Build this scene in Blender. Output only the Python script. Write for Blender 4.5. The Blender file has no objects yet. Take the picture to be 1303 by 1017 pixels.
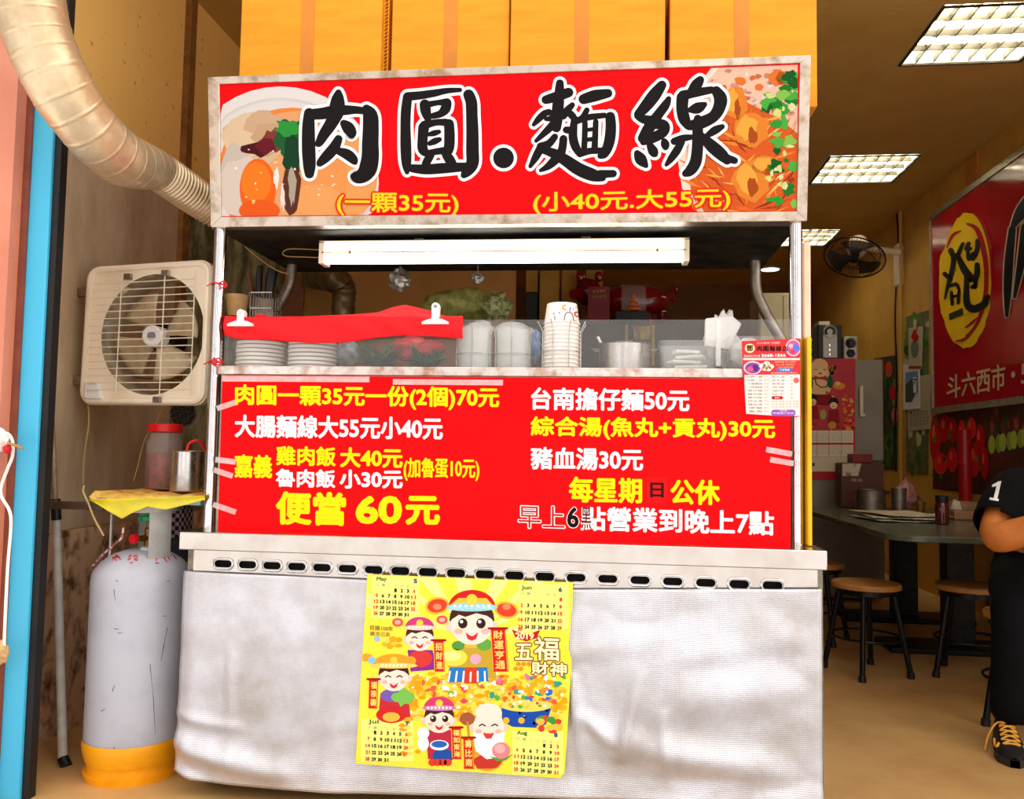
import bpy, math, random
from mathutils import Vector as V, Matrix
from mathutils import noise as NZ
S = bpy.context.scene
COL = S.collection
pi = math.pi
# ------------------------------------------------------------------ camera
FPX, W, H = 1061.0, 1303, 1017
YAW, PIT, ROL = math.radians(6.519), math.radians(3.473), math.radians(0.989)
CAM = V((0, 0, 1.0))
_f = V((-math.sin(YAW)*math.cos(PIT), math.cos(YAW)*math.cos(PIT), math.sin(PIT)))
_r = V((math.cos(YAW), math.sin(YAW), 0)); _u = _r.cross(_f)
_r, _u = _r*math.cos(ROL)+_u*math.sin(ROL), -_r*math.sin(ROL)+_u*math.cos(ROL)
cd = bpy.data.cameras.new('camera'); cam = bpy.data.objects.new('camera', cd); COL.objects.link(cam)
cd.sensor_width = 36; cd.lens = 36*FPX/W; cd.clip_start = .05
cam.matrix_world = Matrix(((_r.x, _u.x, -_f.x, CAM.x), (_r.y, _u.y, -_f.y, CAM.y), (_r.z, _u.z, -_f.z, CAM.z), (0, 0, 0, 1)))
S.camera = cam
def ray(x, y): return _f*FPX + _r*(x-W/2) - _u*(y-H/2)
def aty(x, y, Y): d = ray(x, y); return CAM + d*(Y/d.y)
def atx(x, y, X): d = ray(x, y); return CAM + d*(X/d.x)
def atz(x, y, Z): d = ray(x, y); return CAM + d*((Z-1)/d.z)
# ------------------------------------------------------------------ colour management, sky
vs = S.view_settings
vs.view_transform = 'Standard'; vs.look = 'None'; vs.gamma = 1.0; vs.use_curve_mapping = False; vs.exposure = 0.12
wd = bpy.data.worlds.new('sky'); S.world = wd; wd.use_nodes = True
n, l = wd.node_tree.nodes, wd.node_tree.links
bg = n['Background']; tc = n.new('ShaderNodeTexCoord'); sx = n.new('ShaderNodeSeparateXYZ'); mr = n.new('ShaderNodeMapRange')
l.new(tc.outputs['Generated'], sx.inputs[0]); l.new(sx.outputs['X'], mr.inputs['Value'])
mr.inputs['From Min'].default_value = -.8; mr.inputs['From Max'].default_value = .9
mr.inputs['To Min'].default_value = 1.1; mr.inputs['To Max'].default_value = 2.7
bg.inputs['Color'].default_value = (1, .99, .985, 1); l.new(mr.outputs[0], bg.inputs['Strength'])
mp = n.new('ShaderNodeMapping'); mp.inputs['Scale'].default_value = (5, 5, .7); nz = n.new('ShaderNodeTexNoise'); nz.inputs['Scale'].default_value = 1.6; nz.inputs['Detail'].default_value = 3
l.new(tc.outputs['Generated'], mp.inputs[0]); l.new(mp.outputs[0], nz.inputs['Vector'])
st = n.new('ShaderNodeMapRange'); st.inputs['From Min'].default_value = .44; st.inputs['From Max'].default_value = .56; l.new(nz.outputs['Fac'], st.inputs['Value'])
el = n.new('ShaderNodeMapRange'); el.inputs['From Min'].default_value = .30; el.inputs['From Max'].default_value = .42; l.new(sx.outputs['Z'], el.inputs['Value'])
mm_ = n.new('ShaderNodeMath'); mm_.operation = 'MAXIMUM'; l.new(st.outputs[0], mm_.inputs[0]); l.new(el.outputs[0], mm_.inputs[1])
rp = n.new('ShaderNodeMix'); rp.data_type = 'RGBA'; rp.inputs['A'].default_value = (.40, .35, .34, 1); rp.inputs['B'].default_value = (1, .99, .985, 1); l.new(mm_.outputs[0], rp.inputs['Factor']); l.new(rp.outputs['Result'], bg.inputs['Color'])
sl = bpy.data.lights.new('sun', 'SUN'); sl.energy = 5.2; sl.angle = .02; sl.color = (1, .98, .95); so = bpy.data.objects.new('sun', sl); COL.objects.link(so); so.rotation_euler = (math.radians(-45), 0, 0)   # high sun behind the building: lights the street, not the shop front
# ------------------------------------------------------------------ materials
MC = {}
def lin(h):
    h = h.lstrip('#'); o = []
    for i in (0, 2, 4):
        c = int(h[i:i+2], 16)/255; o.append(c/12.92 if c <= .04045 else ((c+.055)/1.055)**2.4)
    return (*o, 1)
def mat(name, col, rough=.5, metal=0, noise=None, col2=None, bump=None, emit=0, trans=0, alpha=1, ior=1.45, coat=0, sub=0, stretch=None, rvar=0, spec=None):
    """procedural principled material; noise=(scale,lo,hi) blends to col2; bump=(kind,scale,strength,dist)"""
    if name in MC: return MC[name]
    m = bpy.data.materials.new(name); m.use_nodes = True; MC[name] = m
    N, L = m.node_tree.nodes, m.node_tree.links; b = N['Principled BSDF']
    I = b.inputs; I['Base Color'].default_value = lin(col); I['Roughness'].default_value = rough; I['Metallic'].default_value = metal
    I['IOR'].default_value = ior
    if spec is not None: I['Specular IOR Level'].default_value = spec
    if trans: I['Transmission Weight'].default_value = trans
    if alpha < 1: I['Alpha'].default_value = alpha
    if coat: I['Coat Weight'].default_value = coat
    if sub: I['Subsurface Weight'].default_value = sub; I['Subsurface Scale'].default_value = .01
    if emit: I['Emission Color'].default_value = lin(col); I['Emission Strength'].default_value = emit
    t = N.new('ShaderNodeTexCoord'); src = t.outputs['Object']
    if stretch:
        mp = N.new('ShaderNodeMapping'); mp.inputs['Scale'].default_value = stretch; L.new(src, mp.inputs[0]); src = mp.outputs[0]
    if noise:
        nz = N.new('ShaderNodeTexNoise'); nz.inputs['Scale'].default_value = noise[0]; nz.inputs['Detail'].default_value = 6; nz.inputs['Roughness'].default_value = .65
        L.new(src, nz.inputs['Vector'])
        r = N.new('ShaderNodeMapRange'); r.inputs['From Min'].default_value = noise[1]; r.inputs['From Max'].default_value = noise[2]; L.new(nz.outputs['Fac'], r.inputs['Value'])
        mx = N.new('ShaderNodeMix'); mx.data_type = 'RGBA'; mx.inputs['A'].default_value = lin(col); mx.inputs['B'].default_value = lin(col2 or col)
        L.new(r.outputs[0], mx.inputs['Factor']); L.new(mx.outputs['Result'], I['Base Color'])
        if rvar:
            rr = N.new('ShaderNodeMapRange'); rr.inputs['To Min'].default_value = rough; rr.inputs['To Max'].default_value = rough+rvar
            L.new(r.outputs[0], rr.inputs['Value']); L.new(rr.outputs[0], I['Roughness'])
    if bump:
        k, sc, st, ds = bump
        if k == 'noise': x = N.new('ShaderNodeTexNoise'); x.inputs['Scale'].default_value = sc; out = x.outputs['Fac']
        else:
            x = N.new('ShaderNodeTexWave'); x.bands_direction = k; x.inputs['Scale'].default_value = sc; out = x.outputs['Fac']
        L.new(src, x.inputs['Vector']); bp = N.new('ShaderNodeBump'); bp.inputs['Strength'].default_value = st; bp.inputs['Distance'].default_value = ds
        L.new(out, bp.inputs['Height']); L.new(bp.outputs[0], I['Normal'])
    return m
def ink(h, rough=.45): return mat('ink_'+h.lstrip('#'), h, rough, noise=(40, .3, .7), col2=h, spec=.12)
STEEL = mat('stainless', '#d8d4d0', .22, 1, noise=(9, .4, .7), col2='#b4aca4', rvar=.2)
STEELD = mat('stainless_dull', '#a8a094', .38, 1, noise=(14, .35, .7), col2='#7c6c58', rvar=.2)
CHROME = mat('chrome', '#e2e0e0', .12, 1, noise=(30, .5, .8), col2='#c8bfb8')
DARKM = mat('dark_metal', '#1c1b1b', .4, .6, noise=(20, .4, .7), col2='#2c2a28')
BLACK = mat('black_plastic', '#0d0d0e', .42, 0, noise=(20, .4, .7), col2='#171718')
WHITEP = mat('white_plastic', '#f4f0ea', .35, 0, noise=(10, .4, .7), col2='#ebe4da')
CREAM = mat('cream_plastic', '#ffedd0', .42, 0, noise=(7, .5, .8), col2='#ecd2a6')
CARD = mat('cardboard', '#f2a41c', .75, 0, noise=(3, .35, .7), col2='#e2900f', stretch=(1, 1, 6))
TAPE = mat('tape', '#df8618', .3, 0, noise=(8, .4, .7), col2='#d07a14')
GLASS = mat('clear_acrylic', '#f4eee6', .06, 0, alpha=.06, noise=(20, .4, .7), col2='#dfe6e0')
FILM = mat('plastic_film', '#f2f2ee', .15, 0, alpha=.30, noise=(30, .4, .7), col2='#ffffff', bump=('noise', 40, .6, .004))
REDBOARD = mat('red_board', '#f9070e', .36, 0, noise=(6, .4, .7), col2='#f0060b', bump=('Z', 26, .18, .0007), spec=.08)
# ------------------------------------------------------------------ mesh builder
def rootof(o):
    while o.parent: o = o.parent
    return o
class MB:
    def __init__(s): s.v = []; s.f = []; s.m = []; s.mi = 0
    def add(s, vs, fs):
        b = len(s.v); s.v += [V(p) for p in vs]; s.f += [tuple(b+i for i in f) for f in fs]; s.m += [s.mi]*len(fs); return s
    def mat(s, i): s.mi = i; return s
    def hexa(s, p):   # 8 points: bottom 4 ccw, top 4
        return s.add(p, [(3, 2, 1, 0), (4, 5, 6, 7), (0, 1, 5, 4), (1, 2, 6, 5), (2, 3, 7, 6), (3, 0, 4, 7)])
    def box(s, a, b):
        x0, y0, z0 = a; x1, y1, z1 = b
        return s.hexa([(x0, y0, z0), (x1, y0, z0), (x1, y1, z0), (x0, y1, z0), (x0, y0, z1), (x1, y0, z1), (x1, y1, z1), (x0, y1, z1)])
    def quadslab(s, q, d):   # quad TL TR BR BL extruded by vector d
        q = [V(p) for p in q]; d = V(d)
        return s.hexa([q[3], q[2], q[2]+d, q[3]+d, q[0], q[1], q[1]+d, q[0]+d])
    def tube(s, pts, r, n=10, caps=True, ref=None):
        pts = [V(p) for p in pts]; rs = r if isinstance(r, (list, tuple)) else [r]*len(pts)
        vs, fs = [], []; prev = None
        for i, p in enumerate(pts):
            t = (pts[min(i+1, len(pts)-1)]-pts[max(i-1, 0)]).normalized()
            if prev is None:
                a = V((0, 0, 1)) if abs(t.z) < .9 else V((1, 0, 0)); e = (a-t*a.dot(t)).normalized()
            else: e = (prev-t*prev.dot(t)).normalized()
            prev = e; g = t.cross(e)
            for k in range(n):
                an = 2*pi*k/n; vs.append(p+(e*math.cos(an)+g*math.sin(an))*rs[i])
        for i in range(len(pts)-1):
            for k in range(n):
                a, b = i*n+k, i*n+(k+1) % n; fs.append((a, b, b+n, a+n))
        if caps: fs.append(tuple(range(n))[::-1]); fs.append(tuple(range(len(vs)-n, len(vs))))
        return s.add(vs, fs)
    def cyl(s, a, b, r, r2=None, n=20): return s.tube([a, b], [r, r if r2 is None else r2], n)
    def lathe(s, prof, c=(0, 0, 0), n=32, axis='Z', ang=2*pi):
        c = V(c); vs, fs = [], []
        for r, z in prof:
            for k in range(n):
                a = ang*k/n; x, y = r*math.cos(a), r*math.sin(a)
                vs.append(c+(V((x, y, z)) if axis == 'Z' else V((x, z, y)) if axis == 'Y' else V((z, x, y))))
        for i in range(len(prof)-1):
            for k in range(n):
                a, b = i*n+k, i*n+(k+1) % n; f = (a, b, b+n, a+n); fs.append(f if axis != 'Y' else f[::-1])
        for i, e in ((0, 1), (len(prof)-1, 0)):
            if prof[i][0] > 1e-6 and prof[0] != prof[-1]: f = tuple(range(i*n, i*n+n)); fs.append(f[::-1] if e else f)
        return s.add(vs, fs)
    def grid(s, fn, nu, nv):
        vs = [fn(i/nu, j/nv) for j in range(nv+1) for i in range(nu+1)]
        return s.add(vs, [(j*(nu+1)+i, j*(nu+1)+i+1, (j+1)*(nu+1)+i+1, (j+1)*(nu+1)+i) for j in range(nv) for i in range(nu)])
    def ball(s, c, r, n=14, m=9, jit=0, seed=0):
        c = V(c); rx, ry, rz = r if isinstance(r, (tuple, list)) else (r, r, r); vs, fs = [], []
        for j in range(m+1):
            th = pi*j/m
            for k in range(n):
                a = 2*pi*k/n; d = V((math.sin(th)*math.cos(a), math.sin(th)*math.sin(a), math.cos(th)))
                q = 1+(jit*NZ.noise(d*2.3+V((seed, seed*.7, 0))) if jit else 0)
                vs.append(c+V((d.x*rx*q, d.y*ry*q, d.z*rz*q)))
        for j in range(m):
            for k in range(n):
                a, b = j*n+k, j*n+(k+1) % n; fs.append((a, a+n, b+n, b))
        return s.add(vs, fs)
    def build(s, name, mats, parent=None, at=None, smooth=True, bevel=0, ang=35, solid=0, sub=0):
        o0 = V(at) if at is not None else (V(rootof(parent).location) if parent else V((0, 0, 0)))
        me = bpy.data.meshes.new(name); me.from_pydata([tuple(p-o0) for p in s.v], [], s.f)
        for x in (mats if isinstance(mats, (list, tuple)) else [mats]): me.materials.append(x)
        me.polygons.foreach_set('material_index', s.m); me.update()
        if smooth:
            me.shade_smooth(); me.set_sharp_from_angle(angle=math.radians(ang))
        o = bpy.data.objects.new(name, me); COL.objects.link(o)
        if parent: o.parent = parent
        else: o.location = o0
        if solid: md = o.modifiers.new('s', 'SOLIDIFY'); md.thickness = solid; md.offset = 0
        if sub: md = o.modifiers.new('u', 'SUBSURF'); md.levels = md.render_levels = sub
        if bevel:
            md = o.modifiers.new('b', 'BEVEL'); md.width = bevel; md.segments = 2; md.limit_method = 'ANGLE'; md.angle_limit = math.radians(40)
        return o
def tag(o, label, cat, group=None):
    o['label'] = label; o['category'] = cat
    if group: o['group'] = group
    return o
def thing(name, label, cat, loc, group=None):
    o = bpy.data.objects.new(name, None); o.empty_display_size = .05; COL.objects.link(o); o.location = loc; bpy.context.view_layer.update()
    return tag(o, label, cat, group)
def struct(o): o['kind'] = 'structure'; return o
def copy_tree(r, loc, label, group=None):
    c = r.copy(); COL.objects.link(c); c.location = loc; c['label'] = label
    if group: c['group'] = group
    def rec(a, b):
        for ch in a.children:
            d = ch.copy(); COL.objects.link(d); d.parent = b; rec(ch, d)
    rec(r, c); return c
def smoothpts(P, k=8):
    """Catmull-Rom through points (any dimension tuples)"""
    P = [tuple(p) for p in P]; out = []
    for i in range(len(P)-1):
        a, b, c, d = P[max(i-1, 0)], P[i], P[i+1], P[min(i+2, len(P)-1)]
        for j in range(k):
            t = j/k
            out.append(tuple(.5*(2*b[q]+(c[q]-a[q])*t+(2*a[q]-5*b[q]+4*c[q]-d[q])*t*t+(3*b[q]-a[q]-3*c[q]+d[q])*t**3) for q in range(len(b))))
    out.append(P[-1]); return out
def interp(xs, ys, x):
    if x <= xs[0]: return ys[0]
    for i in range(len(xs)-1):
        if x <= xs[i+1]: t = (x-xs[i])/(xs[i+1]-xs[i]); return ys[i]+(ys[i+1]-ys[i])*t
    return ys[-1]
def plate(outer, holes, th):
    """flat plate with holes: (verts, faces) in local xy, thickness th in z"""
    cu = bpy.data.curves.new('t', 'CURVE'); cu.dimensions = '2D'; cu.fill_mode = 'BOTH'; cu.extrude = th/2
    for lp in [outer]+holes:
        sp = cu.splines.new('POLY'); sp.points.add(len(lp)-1); sp.use_cyclic_u = True
        for i, (x, y) in enumerate(lp): sp.points[i].co = (x, y, 0, 1)
    o = bpy.data.objects.new('t', cu); COL.objects.link(o)
    me = bpy.data.meshes.new_from_object(o.evaluated_get(bpy.context.evaluated_depsgraph_get()))
    r = [tuple(v.co) for v in me.vertices], [tuple(p.vertices) for p in me.polygons]
    bpy.data.objects.remove(o); bpy.data.meshes.remove(me); bpy.data.curves.remove(cu); return r
def rrect(cx, cy, hx, hy, r, n=6):
    return [(cx+sx_*(hx-r)+r*math.cos(a0+pi/2*k/n), cy+sy_*(hy-r)+r*math.sin(a0+pi/2*k/n)) for sx_, sy_, a0 in ((1, 1, 0), (-1, 1, pi/2), (-1, -1, pi), (1, -1, 1.5*pi)) for k in range(n+1)]
GL = {}
def glyphs(t):
    if t in GL: return GL[t]
    cu = bpy.data.curves.new('t', 'FONT'); cu.body = t; cu.resolution_u = 3; o = bpy.data.objects.new('t', cu); COL.objects.link(o)
    me = bpy.data.meshes.new_from_object(o.evaluated_get(bpy.context.evaluated_depsgraph_get()))
    vs = [(v.co.x, v.co.y) for v in me.vertices]; fs = [tuple(p.vertices) for p in me.polygons]
    bpy.data.objects.remove(o); bpy.data.meshes.remove(me); bpy.data.curves.remove(cu)
    x0, x1 = min(p[0] for p in vs), max(p[0] for p in vs); y0, y1 = min(p[1] for p in vs), max(p[1] for p in vs)
    GL[t] = [((x-x0)/max(x1-x0, 1e-6), (y1-y)/max(y1-y0, 1e-6)) for x, y in vs], fs
    return GL[t]
class Print:
    """flat printed matter lying on the real plane through pt with normal nrm; coordinates measured in the photo (or a crop of it)"""
    def __init__(s, pt, nrm, eps=.0003): s.p = V(pt); s.n = V(nrm).normalized(); s.e = eps; s.M = MB(); s.cols = []; s.o = (0, 0); s.k = 1
    def at(s, ox, oy, k): s.o = (ox, oy); s.k = k; return s
    def P(s, x, y, ly):
        d = ray(s.o[0]+x*s.k, s.o[1]+y*s.k); q = s.p+s.n*(s.e*ly); return CAM+d*((q-CAM).dot(s.n)/d.dot(s.n))
    def c(s, col):
        if col not in s.cols: s.cols.append(col)
        s.M.mi = s.cols.index(col)
    def poly(s, pts, col, ly=1): s.c(col); s.M.add([s.P(x, y, ly) for x, y in pts], [tuple(range(len(pts)))[::-1]]); return s
    def ell(s, cx, cy, rx, ry=None, col='#000000', ly=1, rot=0, a0=0, a1=360, n=24, clip=None):
        ry = rx if ry is None else ry; c, q = math.cos(math.radians(rot)), math.sin(math.radians(rot)); pts = []
        for i in range(n + (1 if a1-a0 < 360 else 0)):
            a = math.radians(a0+(a1-a0)*i/n); x, y = rx*math.cos(a), ry*math.sin(a); x, y = cx+x*c-y*q, cy+x*q+y*c
            if clip: x = min(max(x, clip[0]), clip[2]); y = min(max(y, clip[1]), clip[3])
            pts.append((x, y))
        return s.poly(pts, col, ly)
    def rect(s, x0, y0, x1, y1, col, ly=1): return s.poly([(x0, y0), (x1, y0), (x1, y1), (x0, y1)], col, ly)
    def blob(s, cx, cy, rx, ry, col, ly, rnd, jag=.25, n=14, clip=None):
        pts = []
        for i in range(n):
            a = 2*pi*i/n; q = 1+rnd.uniform(-jag, jag); x, y = cx+rx*q*math.cos(a), cy+ry*q*math.sin(a)
            if clip: x = min(max(x, clip[0]), clip[2]); y = min(max(y, clip[1]), clip[3])
            pts.append((x, y))
        return s.poly(pts, col, ly)
    def stroke(s, pts, col, ly=1, grow=0, n=14, sm=4):
        P = smoothpts(pts, sm) if sm and len(pts) > 2 else pts
        s.c(col)
        for i, (x, y, r) in enumerate(P):
            r = r+grow; s.M.add([s.P(x+r*math.cos(2*pi*k/n), y+r*math.sin(2*pi*k/n), ly+.25*(i % 4)) for k in range(n)], [tuple(range(n))[::-1]])
        for i in range(len(P)-1):
            (x0, y0, r0), (x1, y1, r1) = P[i], P[i+1]; dx, dy = x1-x0, y1-y0; L_ = math.hypot(dx, dy) or 1; nx, ny = -dy/L_, dx/L_; r0 += grow; r1 += grow; l2 = ly+1.1+.2*(i % 3)
            s.M.add([s.P(x0+nx*r0, y0+ny*r0, l2), s.P(x1+nx*r1, y1+ny*r1, l2), s.P(x1-nx*r1, y1-ny*r1, l2), s.P(x0-nx*r0, y0-ny*r0, l2)], [(0, 1, 2, 3)])
        return s
    def line(s, pts, w, col, ly=1): return s.stroke([(x, y, w/2) for x, y in pts], col, ly, sm=0, n=8)
    def text(s, t, q, col, ly=1, bold=0, nb=6):
        """q = (TL, TR, height) or 4 corners TL TR BR BL"""
        if len(q) == 3: (tl, tr, h) = q; q = (tl, tr, (tr[0], tr[1]+h), (tl[0], tl[1]+h))
        vs, fs = glyphs(t); s.c(col)
        sh = [(0, 0)]+([(bold*math.cos(2*pi*k/nb), bold*math.sin(2*pi*k/nb)) for k in range(nb)] if bold else [])
        for j, (ax, ay) in enumerate(sh):
            out = []
            for u, v in vs:
                x = (q[0][0]*(1-u)+q[1][0]*u)*(1-v)+(q[3][0]*(1-u)+q[2][0]*u)*v; y = (q[0][1]*(1-u)+q[1][1]*u)*(1-v)+(q[3][1]*(1-u)+q[2][1]*u)*v
                out.append(s.P(x+ax, y+ay, ly+.1*j))
            s.M.add(out, fs)
        return s
    def build(s, name, parent=None, at=None): return s.M.build(name, [ink(c) for c in s.cols], parent, at, smooth=False)
FR = V((0, -1, 0))
# ------------------------------------------------------------------ the room
CEILZ, XL, XR, YB = 3.0, -1.86, 2.39, 10.0
def tilemat():
    m = mat('ceiling_tile', '#d4a858', .8, noise=(2.5, .35, .7), col2='#c49848')
    N, L = m.node_tree.nodes, m.node_tree.links; b = N['Principled BSDF']
    t = N.new('ShaderNodeTexCoord'); mp = N.new('ShaderNodeMapping'); mp.inputs['Location'].default_value = (-.25, -.18, 0)
    br = N.new('ShaderNodeTexBrick'); br.offset = 0; br.inputs['Scale'].default_value = 1; br.inputs['Mortar Size'].default_value = .004
    br.inputs['Brick Width'].default_value = .6; br.inputs['Row Height'].default_value = .6
    L.new(t.outputs['Object'], mp.inputs[0]); L.new(mp.outputs[0], br.inputs['Vector'])
    mx = N.new('ShaderNodeMix'); mx.data_type = 'RGBA'; mx.inputs['B'].default_value = lin('#c9a970')
    pv = b.inputs['Base Color'].links[0].from_socket; L.new(br.outputs['Fac'], mx.inputs['Factor']); L.new(pv, mx.inputs['A']); L.new(mx.outputs['Result'], b.inputs['Base Color'])
    return m
YWALL = mat('yellow_wall', '#d9a548', .7, noise=(3, .35, .75), col2='#c48c34')
PLY = mat('speckled_panel', '#ffcc70', .65, noise=(22, .62, .74), col2='#8a5a22')
SSW = mat('wall_steel', '#ecd4b0', .42, .3, noise=(5, .3, .75), col2='#b0946c', rvar=.15, stretch=(1, 1, .35))
GREENW = mat('mottled_green_wall', '#b8bc94', .6, .2, noise=(9, .4, .6), col2='#5c5c40', stretch=(1, 1, .5))
RUST = mat('rusty_panel', '#e0b890', .75, noise=(13, .48, .64), col2='#6c4020', stretch=(1, 1, .7))
FLOORM = mat('tan_floor', '#d2a668', .42, noise=(2.5, .35, .7), col2='#b88850')
struct(MB().box((-7, 2.2, -.1), (7, 10.2, 0)).build('floor', FLOORM))
struct(MB().box((-12, -12, -.1), (12, 2.2, -.004)).build('pavement', mat('paving', '#cac8c6', .8, noise=(3, .3, .7), col2='#b6b4b0')))
LIGHTS = ((1.45, 3.76), (1.45, 5.66), (1.45, 7.55))
vs_, fs_ = plate([(XL-.6, 2.36), (XR+.1, 2.36), (XR+.1, YB+.1), (XL-.6, YB+.1)], [[(x+.02, y+.008), (x+.592, y+.008), (x+.592, y+.58), (x+.02, y+.58)] for x, y in LIGHTS], .03)
struct(MB().add([(x, y, CEILZ+.015+z) for x, y, z in vs_], fs_).build('ceiling', tilemat(), smooth=False))
struct(MB().box((XL-.6, 2.36, CEILZ+.13), (XR+.1, YB+.1, CEILZ+.2)).build('roof', mat('roof_slab', '#8c8478', .8, noise=(3, .4, .7), col2='#7c7468')))
struct(MB().box((XL-.1, 2.365, 0), (XL, YB, CEILZ)).build('wall_left', PLY))
struct(MB().box((XR, 2.4, 0), (XR+.1, YB, CEILZ)).build('wall_right', YWALL))
struct(MB().box((XL-.1, YB, 0), (XR+.1, YB+.1, CEILZ)).build('wall_back', mat('brown_wall', '#8a5a30', .7, noise=(3, .35, .7), col2='#7a4c28')))
struct(MB().box((XL, 4.6, 0), (aty(655, 400, 4.6).x, 4.66, 2.4)).build('wall_middle', mat('tan_partition', '#a87838', .6, noise=(2, .35, .7), col2='#98662c')))
# wall claddings
struct(MB().box((XL, 2.40, .70), (XL+.006, 3.37, 2.06)).build('trim_1', SSW, bevel=.001))
struct(MB().box((XL, 3.43, .70), (XL+.006, 4.6, 2.04)).build('trim_2', GREENW, bevel=.001))
struct(MB().box((XL, 3.37, .0), (XL+.03, 3.42, CEILZ)).build('trim_3', mat('brown_batten', '#96642c', .6, noise=(20, .4, .7), col2='#6e4418')))
struct(MB().box((XL, 2.40, .0), (XL+.008, 4.6, .695)).build('baseboard_left', RUST))
yp = 2.22
BLUE = mat('blue_paint', '#48b8dc', .38, noise=(5, .70, .74), col2='#2c6474')
struct(MB().box((aty(20, 490, yp).x, yp, 0), (aty(51, 490, yp).x, yp+.03, CEILZ)).build('door_1', BLUE, bevel=.003))
struct(MB().box((aty(51, 490, yp).x+.001, yp+.01, 0), (aty(60, 490, yp).x, yp+.04, CEILZ)).build('trim_4', mat('shutter_guide', '#15100c', .6, noise=(9, .4, .7), col2='#0c0806')))
struct(MB().box((aty(4, 490, 2.2).x, 2.21, 0), (aty(19.5, 490, 2.2).x, 2.235, CEILZ)).build('trim_5', mat('brown_frame', '#8a4a34', .55, noise=(12, .4, .7), col2='#74382a')))
struct(MB().box((-2.4, 2.17, 0), (aty(6, 490, 2.17).x-.01, 2.36, CEILZ)).build('wall_front', mat('pink_tile', '#dc8a6c', .4, noise=(4, .4, .7), col2='#cc7a5c')))
# ceiling lights
TUBE = mat('lamp_tube', '#fff0d0', .4, emit=30.0)
PANEL = mat('lamp_reflector', '#c8d4d0', .3, noise=(9, .4, .7), col2='#b8c8c4', spec=.3)
for i, (x0, y0, lab) in enumerate(((1.45, 3.76, 'large bright troffer light nearest the street, cut by the photo top corner'), (1.45, 5.66, 'troffer ceiling light with white grid, middle one of three, right of the sign'), (1.45, 7.55, 'small looking troffer light farthest inside, showing just above the wall fan'))):
    t = thing('ceiling_light', lab, 'ceiling light', (x0+.3, y0+.3, CEILZ), 'grid ceiling lights')
    a, b = x0+.012, x0+.60; c, d = y0+.012, y0+.588; z = CEILZ
    m = MB(); 
    for q in (((a, c, z-.008), (b, c+.012, z-.0005)), ((a, d-.012, z-.008), (b, d, z-.0005)), ((a, c+.012, z-.008), (a+.012, d-.012, z-.0005)), ((b-.012, c+.012, z-.008), (b, d-.012, z-.0005))): m.box(*q)
    m.build('frame', mat('lamp_frame', '#3a3024', .5, noise=(9, .4, .7), col2='#2c241a'), t)
    MB().box((a+.01, c, z+.10), (b-.01, d-.01, z+.104)).build('reflector', PANEL, t)
    m = MB(); e = ((a+.006, c-.004, a+.01, d-.008), (b-.012, c-.004, b-.008, d-.008), (a+.01, c-.004, b-.012, c), (a+.01, d-.012, b-.012, d-.008))
    for q in e: m.box((q[0], q[1], z+.002), (q[2], q[3], z+.10))
    m.build('housing', PANEL, t)
    for k in range(3): yy = c+.09+.19*k; MB().cyl((a+.03, yy, z+.065), (b-.03, yy, z+.065), .015, n=10).build('tube', TUBE, t)
    m = MB()
    for k in range(1, 7): xx = a+(b-a)*k/7; m.box((xx-.003, c+.004, z+.004), (xx+.003, d-.014, z+.034))
    for k in range(1, 4): yy = c+(d-c)*k/4; m.box((a+.012, yy-.003, z+.004), (b-.014, yy+.003, z+.034))
    m.build('louvre', mat('lamp_louvre', '#6c6456', .4, noise=(9, .4, .7), col2='#5c5548'), t)
for px, py, lab in ((843, 337, 'small round white downlight deep inside, left one under the cart roof'), (980, 343, 'small round white downlight deep inside, beside the bent right pipe')):
    c = atz(px, py, 2.99); t = thing('downlight', lab, 'downlight', (c.x, min(c.y, 9.6), CEILZ), 'round downlights')
    p = V((c.x, min(c.y, 9.6), CEILZ)); MB().lathe([(.10, -.012), (.12, -.006), (.12, .0)], p, 20).build('ring', WHITEP, t); MB().lathe([(.0, -.016), (.095, -.014), (.095, -.004)], p, 20).build('lamp', mat('downlight_lamp', '#fffaf0', .4, emit=3), t)
# ------------------------------------------------------------------ the food cart
CX = aty(271, 500, 2.42).x; RX = aty(1014, 500, 2.42).x
cart = thing('food_cart', 'steel noodle stall cart with a red lightbox sign and red price board', 'food cart', ((CX+RX)/2, 2.7, 0))
ZC = .748; CST = mat('counter_steel', '#ccc4be', .13, 1, noise=(9, .4, .7), col2='#c4b8ae', rvar=.1, bump=('noise', 5, .14, .03))
X0, X1 = aty(228, 676, 2.31).x, aty(1053, 701, 2.31).x
MB().box((X0, 2.31, ZC-.052), (X1, 3.06, ZC)).build('counter', CST, cart, bevel=.003)
# strip with oval holes
ZS0, ZS1 = .632, ZC-.052
holes = []
hx = [284+ (983-284)*(i/19+ -.05*math.sin(pi*i/19)) for i in range(20)]
hw = [aty(x, 717.5+(745-717.5)*(x-284)/(983-284), 2.335) for x in hx]
def stadium(cx, cy, hx_, r, n=7):
    return [(cx+s_*(hx_-r)+r*math.cos(a0+pi*k/n), cy+r*math.sin(a0+pi*k/n)) for s_, a0 in ((1, -pi/2), (-1, pi/2)) for k in range(n+1)]
sx0, sx1 = X0+.035, X1-.02
vs_, fs_ = plate([(sx0, ZS0-.02), (sx1, ZS0-.02), (sx1, ZS1), (sx0, ZS1)], [stadium(p.x, p.z, .026, .0105) for p in hw], .002)
strip = MB().add([(x, 2.335+z, y) for x, y, z in vs_], fs_).build('vent_strip', CST, cart, smooth=False)
for p in hw:
    ring = stadium(0, 0, .031, .0155, 9); MB().tube([(p.x+a, 2.333, p.z+b) for a, b in ring+ring[:2]], .0028, 8).build('vent_rim', CHROME, strip)
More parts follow.
